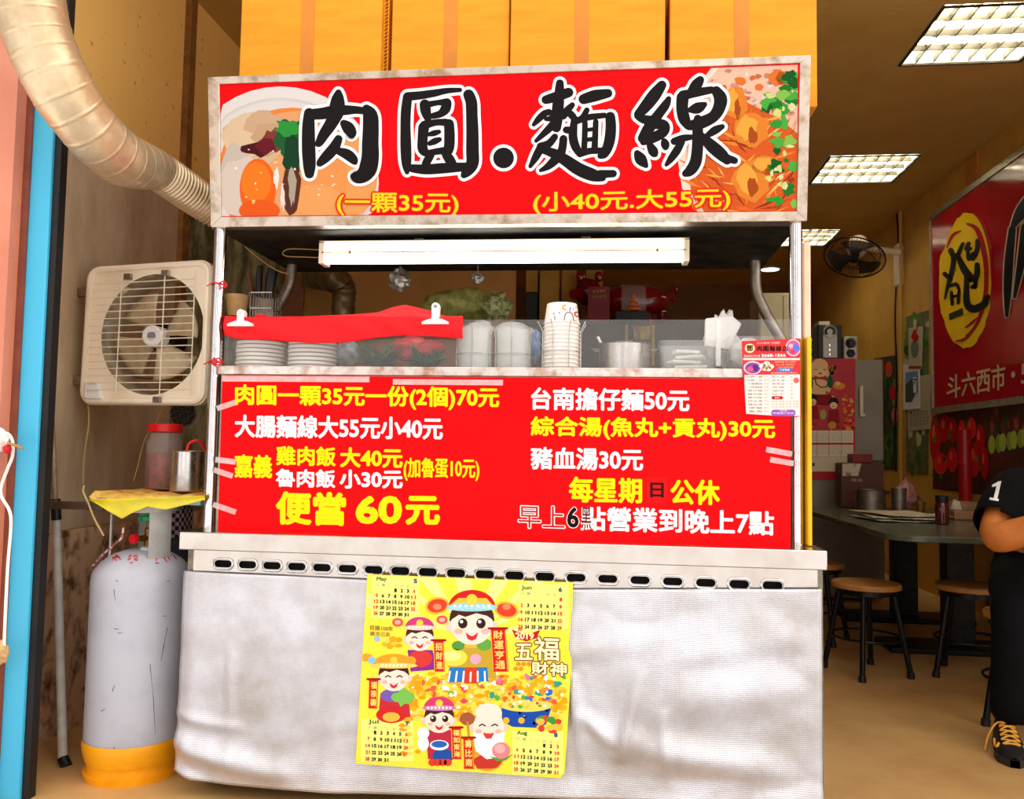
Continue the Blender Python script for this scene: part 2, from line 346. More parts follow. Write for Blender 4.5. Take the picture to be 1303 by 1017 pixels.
MB().box((sx0-.004, 2.36, ZS0-.02), (sx1+.004, 2.362, ZS1)).build('vent_shade_sheet', mat('void_shade_black', '#080706', .8, noise=(5, .4, .7), col2='#0c0a08'), cart)  # black sheet paints in the shade of the hollow behind the holes
MB().box((X0+.012, 2.345, .10), (X0+.035, 3.0, ZS1)).build('side_panel', STEELD, cart); MB().box((X1-.022, 2.345, .10), (X1-.004, 3.0, ZS1)).build('side_panel', STEELD, cart)
MB().box((X0+.04, 2.37, .12), (X1-.03, 3.0, ZS1-.01)).build('body', DARKM, cart)
for x in (X0+.08, X1-.08):
    for y in (2.42, 2.95):
        w = MB().tube([(x-.014, y, .035), (x+.014, y, .035)], .035, 18).build('caster', mat('grey_rubber', '#7a766c', .6, noise=(14, .4, .7), col2='#5e5a52'), cart)
        MB().box((x-.024, y-.03, .05), (x-.018, y+.03, .10)).box((x+.018, y-.03, .05), (x+.024, y+.03, .10)).box((x-.03, y-.04, .10), (x+.03, y+.04, .12)).build('fork', STEELD, w)
# posts
ZSB = aty(645, 284, 2.42).z
for x in (CX, RX):
    MB().cyl((x, 2.43, ZC), (x, 2.43, ZSB+.01), .0185, n=24).build('post', CHROME, cart)
def pipe(pts, Y): return [aty(a, b, y_) for (a, b), y_ in zip(pts, Y)]
MB().tube(smoothpts(pipe([(960, 296), (961, 340), (963, 372), (975, 400), (998, 440), (1003, 462), (1003, 600)], [2.95]*7), 6), .019, 14).build('rear_pipe', STEELD, cart)
MB().tube(smoothpts(pipe([(372, 312), (371, 345), (366, 368), (350, 396), (330, 425), (325, 450), (325, 600)], [2.95]*7), 6), .019, 14).build('rear_pipe', STEELD, cart)
# hood
HZ0, HZ1 = 1.672, 2.045
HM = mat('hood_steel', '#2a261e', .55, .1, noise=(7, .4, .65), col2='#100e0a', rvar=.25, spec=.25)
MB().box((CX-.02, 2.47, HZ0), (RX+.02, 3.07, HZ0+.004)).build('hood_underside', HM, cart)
MB().box((CX-.02, 3.05, HZ0+.004), (RX+.02, 3.07, HZ1)).box((CX-.02, 2.49, HZ0+.004), (CX, 3.05, HZ1)).box((RX, 2.49, HZ0+.004), (RX+.02, 3.05, HZ1)).box((CX-.02, 2.49, HZ1-.004), (RX+.02, 3.07, HZ1)).build('hood', STEELD, cart)
# sign light box, leaning forward a little
sp0 = V((0, 2.40, aty(645, 284, 2.40).z)); SN = V((0, -1, -.085)).normalized()
def onsign(x, y, off=0): q = sp0+SN*off; d = ray(x, y); return CAM+d*((q-CAM).dot(SN)/d.dot(SN))
OUT = [(264, 98), (1032, 70), (1027, 281), (268, 289)]; INN = [(279, 107), (1018, 80), (1014, 269), (281, 276)]
oq = [onsign(*p) for p in OUT]; iq = [onsign(*p) for p in INN]
sign = MB().quadslab([onsign(*p, -.012) for p in OUT], -SN*.085).build('sign_box', STEELD, cart, bevel=.003)
for a, b, nm in ((0, 1, 't'), (1, 2, 'r'), (2, 3, 'b'), (3, 0, 'l')):
    q = [oq[a], oq[b], iq[b], iq[a]]
    q2 = [p-SN*.012 for p in q]
    MB().hexa([q2[3], q2[2], q2[1], q2[0], q[3], q[2], q[1], q[0]]).build('sign_frame', mat('sign_frame_steel', '#d6c6b4', .28, .9, noise=(16, .45, .65), col2='#a88c70', rvar=.2), sign, bevel=.0015)
MB().quadslab([onsign(x, y, -.006) for x, y in [(277, 105), (1020, 78), (1016, 271), (279, 278)]], -SN*.004).build('sign_face', REDBOARD, sign)
pic = Print(sp0-SN*.0055, SN); rnd = random.Random(4)
B = (282, 0, 1014, 268.5)
def C(pts): return [(min(max(x, 280.5), 1015), min(max(y, 81+(108-81)*(1015-x)/735+1.5), 275.2-(x-281)*.0095)) for x, y in pts]
def dim(h): return '#%02x%02x%02x' % tuple(int(int(h[i:i+2], 16)*.9) for i in (1, 3, 5))
def cell(cx, cy, rx, ry, col, ly, rot=0, n=40):
    col = dim(col)
    c, q = math.cos(math.radians(rot)), math.sin(math.radians(rot))
    pic.poly(C([(cx+rx*math.cos(2*pi*i/n)*c-ry*math.sin(2*pi*i/n)*q, cy+rx*math.cos(2*pi*i/n)*q+ry*math.sin(2*pi*i/n)*c) for i in range(n)]), col, ly)
def cblob(cx, cy, rx, ry, col, ly, jag=.25, n=14):
    col = dim(col)
    pic.poly(C([(cx+rx*(1+rnd.uniform(-jag, jag))*math.cos(2*pi*i/n), cy+ry*(1+rnd.uniform(-jag, jag))*math.sin(2*pi*i/n)) for i in range(n)]), col, ly)
# left picture: dumpling on a plate
cell(357, 232, 125, 122, '#e9dfd8', .3); cell(357, 236, 118, 112, '#d9cfca', .5); cell(356, 232, 112, 104, '#e4dad4', .6)
cell(372, 225, 98, 88, '#f0873a', .9); cell(380, 215, 86, 74, '#e9a36a', 1.0); cell(420, 225, 60, 66, '#eea258', 1.1)
cblob(322, 180, 40, 36, '#d8b48c', 1.3, .12); cblob(318, 172, 36, 28, '#e3c39c', 1.5, .15); cblob(335, 158, 26, 16, '#d2ab86', 1.7, .15); cblob(345, 175, 24, 22, '#caa27a', 1.8, .2)
cblob(300, 215, 20, 34, '#cdbcae', 1.9, .12); cblob(310, 240, 34, 40, '#dcc8b8', 2.0, .1)
cblob(327, 190, 18, 9, '#4c0e14', 2.2, .3); cblob(338, 186, 12, 10, '#6c1420', 2.3, .3); cblob(348, 178, 14, 14, '#86382a', 2.25, .3)
cblob(368, 178, 17, 26, '#1c5a2c', 2.5, .25, 20); cblob(366, 162, 14, 10, '#2c9438', 2.6, .4, 18); cblob(372, 195, 12, 26, '#123c22', 2.55, .25)
cell(328, 240, 23, 38, '#f4620e', 2.8); cell(326, 232, 19, 26, '#ff7c1c', 2.9); cell(330, 268, 26, 14, '#ec5a14', 2.95)
cblob(371, 240, 12, 30, '#5c2c1c', 2.7, .2); cblob(372, 238, 5, 22, '#b0a08c', 2.8, .3); cblob(352, 226, 3, 12, '#f4e8dc', 3.0, .5); cblob(360, 252, 3, 16, '#f0ddd0', 3.0, .5)
for i in range(26): cblob(rnd.uniform(300, 440), rnd.uniform(160, 262), rnd.uniform(.8, 2.2), rnd.uniform(.8, 1.8), rnd.choice(['#fff4e4', '#ffd9a8', '#f8c088']), 3.2, .4, 6)
cell(412, 225, 30, 40, '#ef9850', 2.4); cell(402, 255, 34, 20, '#f2a25c', 2.45)
pic.build('dumpling_picture', sign); pic = Print(sp0-SN*.0055, SN)
# right picture: noodles in a bowl
rp = [(896, 84), (1016, 80), (1014, 270), (884, 272)]
pic.poly(C([(905, 84), (1016, 78), (1016, 272), (888, 274), (868, 240), (862, 200), (866, 160), (880, 120)]), '#e6c8b4', .4)
pic.poly(C([(915, 84), (1016, 78), (1016, 272), (894, 274), (878, 240), (872, 200), (878, 150), (895, 110)]), '#dcae94', .6)
pic.poly(C([(905, 150), (930, 120), (990, 150), (1016, 170), (1016, 272), (896, 274), (880, 245), (874, 205), (882, 170)]), '#c8521a', .8)
for i in range(150):
    x, y = rnd.uniform(874, 1012), rnd.uniform(150, 272); a = rnd.uniform(-.9, .9)+(pi/4 if x < 950 else 2.2); L_ = rnd.uniform(8, 20); w_ = rnd.uniform(1, 2.4)
    dx, dy = math.cos(a)*L_, math.sin(a)*L_
    if x > 872+(y < 170)*30: pic.poly(C([(x-dx, y-dy), (x, y-w_), (x+dx, y+dy), (x, y+w_)]), rnd.choice(['#e87a24', '#f29a3c', '#b8420e', '#d8601c', '#8c2c0c', '#f4ae5c']), 1+i*.008)
for x, y, rx, ry in ((955, 165, 24, 22), (955, 230, 24, 26), (935, 130, 16, 22), (975, 210, 20, 12)):
    cblob(x, y, rx, ry, '#e88428', 2.3, .15); cblob(x-4, y-2, rx*.55, ry*.7, '#f6a83c', 2.4, .2); cblob(x+3, y+8, rx*.25, ry*.5, '#b04a10', 2.5, .3)
for i in range(60):
    x, y = rnd.uniform(890, 1010), rnd.uniform(88, 150)
    if x > 900 and y < 100+(x-890)*.55: cblob(x, y, rnd.uniform(2, 6), rnd.uniform(1.5, 4), rnd.choice(['#e4b8a4', '#c88a70', '#e0907a', '#d86a3c', '#f0d4c4']), 2.0, .35, 9)
for x, y, r in ((942, 103, 8), (966, 111, 6), (1000, 100, 13), (990, 99, 14)): cblob(x, y, r, r*.7, '#e8742c', 2.2, .2)
for i in range(46):
    x, y = rnd.choice([(rnd.uniform(978, 1012), rnd.uniform(150, 262)), (rnd.uniform(972, 1000), rnd.uniform(118, 140)), (rnd.uniform(1000, 1014), rnd.uniform(88, 130))])
    cblob(x, y, rnd.uniform(4, 9), rnd.uniform(3, 8), rnd.choice(['#1d7a22', '#2c9c30', '#4cae3c', '#0f5a18', '#8ac04c']), 2.8+i*.01, .4, 10)
for i in range(14): cblob(rnd.uniform(975, 1010), rnd.uniform(120, 250), rnd.uniform(2, 5), rnd.uniform(2, 6), rnd.choice(['#d8dc7c', '#e4e0a0', '#a83218']), 3.4, .4, 7)
pic.build('noodle_picture', sign)
# brush lettering
GLY = {
 'a': (370, 100, .1376, [[(170,320,40),(163,450,50),(165,650,54),(172,800,50),(172,880,36)], [(190,330,40),(300,322,46),(400,297,42),(500,292,38),(600,290,28),(690,300,25)], [(440,130,22),(435,190,50),(430,250,62),(425,310,60)], [(420,320,60),(370,420,50),(310,510,42),(265,590,30),(245,610,12)], [(490,415,26),(530,455,48),(560,500,40),(560,530,18)], [(440,560,30),(400,640,42),(340,710,42),(280,770,30),(262,790,16)], [(440,670,25),(520,700,40),(575,745,35),(595,775,15)], [(700,280,32),(735,340,60),(740,450,65),(735,600,68),(735,720,72),(715,830,75),(675,890,62),(620,912,50),(585,905,26)]]),
 'b': (500, 100, .1376, [[(135,170,35),(120,300,38),(116,450,38),(120,650,42),(125,790,35),(130,865,14)], [(135,165,32),(250,155,30),(380,135,26),(500,112,18),(620,105,12)], [(700,150,42),(725,220,45),(730,350,45),(735,500,48),(735,650,50),(735,780,50),(690,850,45),(655,895,20)], [(180,830,30),(300,840,38),(450,830,40),(600,820,35),(680,815,30)], [(295,240,40),(303,300,40),(320,360,28),(328,400,16)], [(320,240,22),(420,222,17),(490,220,28)], [(498,226,36),(485,280,38),(440,325,26),(370,345,20)], [(285,450,42),(275,550,38),(275,650,38),(310,690,28)], [(290,430,32),(400,405,22),(490,405,26)], [(518,420,38),(523,520,40),(518,640,40),(490,690,34)], [(310,695,22),(400,675,22),(500,665,28)], [(330,517,10),(380,505,19),(425,492,12)], [(340,600,14),(385,580,22),(430,563,14)], [(350,710,26),(318,760,30),(298,800,26)], [(490,700,32),(525,750,38),(555,785,26)]]),
 'c': (660, 90, .1475, [[(355,108,26),(350,200,35),(340,300,42),(332,400,42),(325,490,34)], [(235,250,30),(330,222,36),(430,188,34)], [(262,352,15),(220,372,22),(170,420,20),(130,465,9)], [(250,362,16),(330,366,16)], [(292,470,28),(220,540,20),(150,605,9)], [(310,412,24),(235,416,10)], [(462,296,16),(420,340,24),(385,390,24)], [(410,352,16),(450,376,24),(478,410,22)], [(410,510,22),(450,515,24)], [(312,570,20),(260,630,26),(190,655,28)], [(195,655,28),(150,740,26),(100,825,9)], [(386,588,26),(374,680,28),(340,740,36),(260,820,24),(190,860,8)], [(195,680,22),(300,712,34),(400,770,42),(520,850,48),(640,900,46),(720,922,26)], [(700,892,28),(815,888,24)], [(560,245,36),(660,215,42),(770,195,30)], [(588,340,16),(562,388,18),(535,420,18)], [(480,430,22),(468,560,30),(488,650,30),(528,718,22)], [(500,432,22),(600,402,20),(740,385,16)], [(790,396,34),(795,500,38),(780,620,38),(742,710,32),(705,735,18)], [(530,712,26),(620,692,20),(720,690,20)], [(572,450,16),(570,560,17),(565,670,18)], [(665,440,16),(660,560,18),(655,670,20)], [(590,510,9),(640,505,9)], [(590,595,11),(640,590,11)]]),
 'd': (795, 80, .1574, [[(300,180,30),(240,260,44),(170,350,40),(112,415,30)], [(112,425,30),(150,455,28),(230,470,36)], [(355,290,14),(330,340,28),(270,420,32),(200,520,40),(142,610,30)], [(240,490,36),(318,505,34),(310,560,34),(220,610,34),(150,640,20)], [(100,730,18),(130,780,40),(172,832,12)], [(205,670,22),(230,715,33),(245,742,14)], [(318,632,16),(327,660,28),(330,688,12)], [(610,138,25),(580,178,38),(540,230,28)], [(468,280,42),(464,370,40),(480,450,40),(510,505,28)], [(470,262,32),(580,240,28),(700,218,22)], [(740,228,33),(775,290,46),(760,370,42),(710,440,38),(600,490,42),(520,510,28)], [(530,380,16),(590,365,38),(648,335,12)], [(590,450,24),(590,550,36),(588,680,38),(573,800,40),(530,870,36),(490,895,20)], [(540,600,14),(470,610,22),(400,635,22)], [(460,640,20),(420,710,26),(370,780,20),(335,825,7)], [(788,516,14),(730,545,26),(670,585,16)], [(620,592,24),(700,670,42),(780,740,42),(828,788,28)], [(830,772,25),(888,790,20)]]),
}
let = Print(sp0-SN*.0042, SN)
for ky, (ox, oy, k, st) in GLY.items():
    let.at(ox, oy, k)
    for q in st: let.stroke(q, '#fdf3ec', .08*st.index(q), grow=5.0/k)
    for q in st: let.stroke(q, '#161011', 2.2+.13*st.index(q), grow=1.2/k)
let.at(0, 0, 1); let.ell(640.7, 201, 17.2, col='#fdf3ec', ly=0); let.ell(640.7, 201, 13.2, col='#161011', ly=3)
let.build('brush_lettering', sign)
let = Print(sp0-SN*.0024, SN)
q1, q2 = ((429, 245.5), (583, 246.5), 28), ((679, 245), (929, 239), 28)
for t, q in (('(一顆35元)', q1), ('(小40元.大55元)', q2)):
    let = Print(sp0-SN*.0024, SN); let.text(t, q, '#e81410', 0, bold=2.6, nb=10); let.text(t, q, '#ffc814', 1.5, bold=.55); let.build('price_lettering', sign)

# price board
PB = [(283, 478), (1006, 482.6), (1006, 697), (277, 675)]
board = MB().quadslab([aty(x, y, 2.398) for x, y in PB], (0, .006, 0)).build('price_board', REDBOARD, cart)
let = Print((0, 2.3975, 0), FR); YE, WH = '#ffe10a', '#fff4f0'
for t, q, c, b in (('肉圓一顆35元一份(2個)70元', ((300, 490), (634.5, 493.4), 28.5), YE, .95), ('大腸麵線大55元小40元', ((299.5, 528.5), (562.5, 531.5), 27.5), WH, .95), ('嘉義', ((299, 579), (345.5, 580), 28), YE, 1.0), ('雞肉飯', ((352, 568), (426.5, 569.5), 23.5), YE, .85), ('大40元', ((433.5, 570), (511.5, 571), 24), YE, 1.0),
    ('魯肉飯', ((351.5, 597), (426, 598.5), 22), WH, .8), ('小30元', ((433, 598.5), (511.5, 598.5), 22.5), WH, 1.0), ('(加魯蛋10元)', ((514, 582.8), (609.5, 583.5), 28.5), YE, .6), ('便當', ((352.5, 626.5), (438.5, 628.5), 39.5), YE, 1.9), ('60', ((454.5, 633), (509.5, 633), 32), YE, 2.2), ('元', ((517.5, 632.8), (558, 633.3), 33.5), YE, 2.0),
    ('台南擔仔麵50元', ((676.5, 493.8), (876.5, 496), 27), WH, .95), ('綜合湯(魚丸+貢丸)30元', ((676, 530.5), (985.5, 533.5), 27.5), YE, .95), ('豬血湯30元', ((676, 569.5), (817.5, 571.5), 27), WH, .95), ('每星期', ((725, 607.5), (816, 609), 31), YE, 1.15), ('公休', ((854, 611), (915, 612), 30), YE, 1.25),
    ('點營業到晚上7點', ((739.5, 645), (984, 651.5), 29.5), WH, 1.0)): let.text(t, q, c, 1, bold=b)
let.rect(823, 607, 849, 640, '#e80c10', .5); let.text('日', ((828, 614.7), (844, 615), 18), '#3a0808', 1.2, bold=.7)
let.text('早上', ((659.7, 643), (718.5, 645), 28.5), WH, 1, bold=1.3); let.text('早上', ((659.9, 643.2), (718.3, 645.2), 28.1), '#c8262a', 2, bold=.1)
let.text('6', ((722.5, 646), (735.5, 646.5), 24.5), WH, 1, bold=2.0); let.text('6', ((722.5, 646), (735.5, 646.5), 24.5), '#1c0606', 2, bold=1.0)
let.text('黑', ((740, 645.5), (752, 646), 27), '#6a1216', 2.4, bold=.2)
let.build('price_lettering', board)
rt = mat('clear_tape', '#ffd8d0', .12, alpha=.35, noise=(30, .4, .7), col2='#ffffff', bump=('noise', 60, .8, .003))
tp = Print((0, 2.3974, 0), FR)
m = MB()
def tapestrip(x0, y0, x1, y1, w=7):
    dx, dy = x1-x0, y1-y0; L_ = math.hypot(dx, dy); nx, ny = -dy/L_*w/2, dx/L_*w/2
    m = MB(); m.quadslab([aty(x0-nx, y0-ny, 2.3965), aty(x1-nx, y1-ny, 2.3965), aty(x1+nx, y1+ny, 2.3965), aty(x0+nx, y0+ny, 2.3965)], (0, .0006, 0)); m.build('tape', rt, board)
for a in ((283, 482, 470, 483), (500, 486, 640, 487), (274, 585, 300, 588), (272, 598, 296, 606), (271, 642, 300, 652), (276, 520, 300, 512), (975, 572, 1008, 578), (980, 585, 1010, 590)): tapestrip(*a)

# rail, shelf, glass
zr0, zr1 = aty(645, 479, 2.405).z, aty(645, 467.5, 2.405).z
MB().box((CX+.02, 2.402, zr0), (RX-.02, 2.425, zr1)).build('rail', mat('rail_steel', '#e6dcd2', .3, .85, noise=(18, .42, .65), col2='#b48c74', rvar=.2), cart, bevel=.002)
SH = 1.226
MB().box((CX+.02, 2.425, SH-.012), (RX-.02, 2.92, SH)).build('shelf', STEELD, cart)
MB().box((CX+.03, 2.409, ZC), (RX-.03, 2.413, zr0)).box((CX, 2.93, .95), (RX, 2.934, SH-.012)).build('front_panel', STEELD, cart)
MB().box((CX+.027, 2.426, zr1-.01), (aty(1003, 405, 2.43).x, 2.430, aty(645, 407, 2.428).z)).build('glass_pane', GLASS, cart)
# side boards at the right edge
MB().box((RX+.022, 2.44, aty(1034, 432, 2.45).z), (RX+.045, 2.60, aty(1033, 308, 2.45).z)).build('side_board', mat('cream_board', '#f2cfae', .5, noise=(5, .4, .7), col2='#e8bc94'), cart, bevel=.006)
MB().box((RX+.024, 2.40, ZC+.002), (RX+.036, 2.58, aty(1030, 430, 2.42).z)).build('side_board', mat('yellow_board', '#ffbe0a', .45, noise=(5, .45, .75), col2='#f0a006'), cart, bevel=.003)
# ------------------------------------------------------------------ silver sheet over the cart front
def foilmat():
    m = mat('woven_silver_foil', '#e6e4ea', .34, .8, noise=(4, .38, .68), col2='#c6beb8', rvar=.12)
    N, L = m.node_tree.nodes, m.node_tree.links; b = N['Principled BSDF']; t = N.new('ShaderNodeTexCoord')
    hs = []
    for d, sc in (('X', 62), ('Z', 62)):
        w = N.new('ShaderNodeTexWave'); w.bands_direction = d; w.inputs['Scale'].default_value = sc; w.inputs['Distortion'].default_value = 1.2; w.inputs['Detail Scale'].default_value = 1.5; L.new(t.outputs['Object'], w.inputs['Vector']); hs.append(w.outputs['Fac'])
    mx = N.new('ShaderNodeMath'); mx.operation = 'MAXIMUM'; L.new(hs[0], mx.inputs[0]); L.new(hs[1], mx.inputs[1])
    nz = N.new('ShaderNodeTexNoise'); nz.inputs['Scale'].default_value = 150; L.new(t.outputs['Object'], nz.inputs['Vector'])
    ad = N.new('ShaderNodeMath'); ad.operation = 'MULTIPLY_ADD'; ad.inputs[1].default_value = .9; L.new(nz.outputs['Fac'], ad.inputs[0]); L.new(mx.outputs[0], ad.inputs[2])
    bp = N.new('ShaderNodeBump'); bp.inputs['Strength'].default_value = .55; bp.inputs['Distance'].default_value = .0016; L.new(ad.outputs[0], bp.inputs['Height']); L.new(bp.outputs[0], b.inputs['Normal'])
    return m
xa0, xa1 = aty(227, 860, 2.325).x, aty(1045, 860, 2.325).x
def foil(u, v):
    px = 227+818*u; x = xa0+(xa1-xa0)*u
    top = aty(px, 726+26*min(u*1.6, 1)-3*u, 2.33).z
    pyb = interp([0, .03, .1, .25, .5, .75, 1], [979, 989, 996, 1006, 1012, 1016, 1020], u)
    bot = aty(px, pyb, 2.33).z; z = top+(bot-top)*v
    def ridge(ax, ay, bx, by, w, a):
        X_, Y_ = px, 728+290*v; dx, dy = bx-ax, by-ay; L2 = dx*dx+dy*dy; t = min(1, max(0, ((X_-ax)*dx+(Y_-ay)*dy)/L2)); d = math.hypot(X_-ax-t*dx, Y_-ay-t*dy); return a*math.exp(-(d/w)**2)*math.sin(pi*min(1, max(.15, t*.8+.2)))
    r = ridge(800, 830, 1035, 790, 26, .010)-ridge(740, 825, 1000, 790, 30, .008)+ridge(805, 960, 830, 830, 7, .008)+ridge(745, 850, 760, 1000, 6, .006)+ridge(760, 905, 800, 950, 9, .006)+ridge(800, 940, 1040, 985, 22, .009)+ridge(850, 880, 1040, 860, 30, .008)
    r += ridge(228, 935, 330, 942, 8, .004)+ridge(300, 800, 302, 1000, 4, .003)+ridge(228, 975, 400, 1000, 16, .012)+ridge(855, 900, 862, 1010, 7, .005)+ridge(705, 830, 1000, 760, 20, .006)
    r *= 3.0
    r += .010*NZ.noise(V((x*2.2, z*3.5, 0)))+.004*NZ.noise(V((x*7, z*16, 3)))
    y = 2.321-abs(r)*.9 - .004*math.sin(3*pi*u)*v
    if v > .9: y -= .10*(v-.9)
    if u < .02: y += .012*(1-u/.02); 
    return V((x, y, z))
tag(MB().grid(foil, 160, 70).build('foil_sheet', foilmat(), None, at=(( xa0+xa1)/2, 2.32, .12), ang=80, solid=.0012), 'wrinkled woven silver foil sheet hanging over the whole cart front', 'sheet')
# calendar poster stuck on it
CY = 2.3055
cp = Print((0, CY, 0), V((0, -1, 0)), .0002).at(440, 720, 300/1090)
_P0 = cp.P
def _cP(x, y, ly):
    if ly >= .5:
        y = min(max(y, 42+38*(x-100)/952), 912+70*(x-45)/960); x = min(max(x, 103-56*(y-40)/875), 1049-38*(y-78)/890)
    return _P0(x, y, ly)
cp.P = _cP
pq = [(100, 40), (1052, 78), (1046, 200), (1030, 380), (1045, 440), (1012, 960), (990, 984), (45, 915)]
cal = thing('calendar_poster', 'yellow 2019 calendar poster with cartoon fortune gods stuck on the silver sheet', 'poster', aty(590, 860, CY))
MB().add([cp.P(x, y, 0)+V((0, .0012*k, 0)) for k in (0, 1) for x, y in pq], [tuple(range(8))[::-1], tuple(range(8, 16))]+[(i, (i+1) % 8, 8+(i+1) % 8, 8+i) for i in range(8)]).build('sheet', mat('calendar_paper', '#ffe83a', .4, noise=(8, .4, .7), col2='#ffe028'), cal, smooth=False)
rnd = random.Random(11)
for i in range(14):   # rays
    a0 = -2.95+i*.215; a1 = a0+.10; R = 800
    def cl(x, y): return (min(max(x, 70), 1028), min(max(y, 56), 905))
    cp.poly([cl(575, 330), cl(575+R*math.cos(a0), 330+R*math.sin(a0)*.9), cl(575+R*math.cos(a1), 330+R*math.sin(a1)*.9)], '#fff48c', .6)
for x0, y0, x1, y1 in ((118, 48, 340, 245), (800, 84, 1030, 290), (70, 710, 312, 905), (770, 765, 1004, 965)): cp.rect(x0, y0, x1, y1, '#fbf07c', 1.0)
cols = ['#f8b81c', '#f6c83c', '#eea010', '#fbd85c', '#f0a81c']
for i in range(330):
    x, y = rnd.uniform(250, 1000), rnd.uniform(490, 720)
    if y > 500+abs(x-520)*.05: cp.ell(x, y, rnd.uniform(14, 26), rnd.uniform(9, 15), rnd.choice(cols), 1.2+i*.003, n=9)
for i in range(60):
    x, y = rnd.choice([(rnd.uniform(255, 350), rnd.uniform(720, 920)), (rnd.uniform(460, 560), rnd.uniform(480, 560)), (rnd.uniform(960, 1020), rnd.uniform(560, 700)), (rnd.uniform(180, 250), rnd.uniform(335, 380)), (rnd.uniform(300, 420), rnd.uniform(480, 600))])
    cp.ell(x, y, rnd.uniform(12, 22), rnd.uniform(8, 14), rnd.choice(cols), 2.0+i*.004, n=10)
for i in range(34): cp.blob(rnd.uniform(640, 1010), rnd.uniform(510, 640), rnd.uniform(8, 20), rnd.uniform(8, 18), rnd.choice(['#f06040', '#58b038', '#e870b0', '#2870d0', '#ffffff', '#f08a2c', '#fce040', '#30a080']), 2.4+i*.01, rnd, .4, 10)
for i in range(16): cp.blob(rnd.uniform(330, 640), rnd.uniform(540, 640), rnd.uniform(8, 16), rnd.uniform(8, 14), rnd.choice(['#f06040', '#58b038', '#e04858', '#ffffff', '#f8a02c']), 2.5+i*.01, rnd, .4, 10)
cp.ell(835, 655, 122, 36, '#f6b41c', 2.8); cp.poly([(718, 660), (950, 660), (925, 735), (880, 750), (770, 745), (725, 720)], '#1c4ca8', 2.9); cp.ell(835, 648, 116, 28, '#f8d860', 3.0)
for x in (742, 812, 892): cp.ell(x, 716, 15, 15, '#f4b428', 3.1, n=12)
for i in range(26): cp.ell(rnd.uniform(735, 940), rnd.uniform(605, 660), rnd.uniform(6, 14), rnd.uniform(5, 11), rnd.choice(['#f6c83c', '#e04040', '#58b038', '#ffffff', '#f0a020', '#3c78d0']), 3.1+i*.01, n=9)
for i in range(12): cp.ell(rnd.uniform(890, 1005), rnd.uniform(700, 765), rnd.uniform(14, 24), rnd.uniform(12, 20), rnd.choice(['#e04028', '#f0902c', '#3c9838', '#f8c040']), 3.2+i*.01, n=10)
def face(cx, cy, r, ly, hat, hat2, beard=False, smile=True, hair='#4a2418', hatw=1.25):
    if not beard:
        cp.ell(cx, cy-r*.12, r*1.04, r*1.0, hair, ly)
    for sx_ in (-1, 1): cp.ell(cx+sx_*r*1.0, cy+r*.2, r*.2, r*.26, '#f8cdb4', ly+.1, n=12)
    cp.ell(cx, cy+r*.12, r*.98, r*.92, '#fde0cc', ly+.2)
    if not beard: cp.poly([(cx-r*.98, cy-r*.1), (cx-r*.7, cy-r*.8), (cx+r*.7, cy-r*.8), (cx+r*.98, cy-r*.1), (cx+r*.7, cy-r*.3), (cx+r*.2, cy-r*.42), (cx-r*.3, cy-r*.25), (cx-r*.6, cy-r*.35)], hair, ly+.3)
    for sx_ in (-1, 1):
        if smile: cp.line([(cx+sx_*r*.58, cy+r*.08), (cx+sx_*r*.4, cy-r*.03), (cx+sx_*r*.2, cy+r*.08)], r*.08, '#3a1c14', ly+.4)
        else: cp.ell(cx+sx_*r*.42, cy+r*.05, r*.22, r*.24, '#3a1c14', ly+.4, n=14); cp.ell(cx+sx_*r*.42-r*.06, cy-r*.03, r*.08, r*.08, '#ffffff', ly+.5, n=9)
        cp.ell(cx+sx_*r*.62, cy+r*.42, r*.2, r*.13, '#f8b4a0', ly+.4, n=12)
    cp.poly([(cx-r*.3, cy+r*.48), (cx, cy+r*.55), (cx+r*.3, cy+r*.48), (cx+r*.2, cy+r*.76), (cx, cy+r*.86), (cx-r*.2, cy+r*.76)], '#d83030', ly+.6); cp.poly([(cx-r*.27, cy+r*.5), (cx, cy+r*.57), (cx+r*.27, cy+r*.5), (cx, cy+r*.64)], '#ffffff', ly+.7)
    if hat:
        cp.ell(cx, cy-r*.72, r*hatw*.86, r*.78, hat, ly+.8, a0=180, a1=360); cp.ell(cx, cy-r*.7, r*hatw*.95, r*.2, hat2, ly+.9)
        cp.ell(cx, cy-r*1.05, r*.26, r*.26, '#f8d040', ly+1.0, n=12)
        for k in range(7): cp.ell(cx+(k-3)*r*.26, cy-r*.72, r*.09, r*.1, '#fff4d0', ly+1.1, n=8)
def scroll(x0, y0, x1, y1, txt, ly, sway=12):
    cp.poly([(x0, y0), (x1, y0), (x1+sway*.6, (y0+y1)/2), (x1+sway, y1), (x0+sway, y1), (x0+sway*.4, (y0+y1)/2)], '#d8241c', ly); cp.line([(x0-8, y0), (x1+8, y0)], 10, '#a81410', ly+.1)
    cp.line([(x0+sway*.2, y0+12), (x0+sway, y1-6)], 3, '#f8c040', ly+.2); cp.line([(x1-4+sway*.2, y0+12), (x1-4+sway, y1-6)], 3, '#f8c040', ly+.2)
    h = (y1-y0-16)/len(txt); w = (x1-x0)*.62
    for i, t in enumerate(txt): cp.text(t, ((x0+(x1-x0)*.2+sway*i/len(txt), y0+12+h*i), (x0+(x1-x0)*.2+w+sway*i/len(txt), y0+12+h*i), h*.8), '#fbd870', ly+.4, bold=1)
for i in range(40): cp.blob(rnd.uniform(290, 1005), rnd.uniform(480, 740), 7, 7, '#fffbe0', 2.9, rnd, .6, 8)
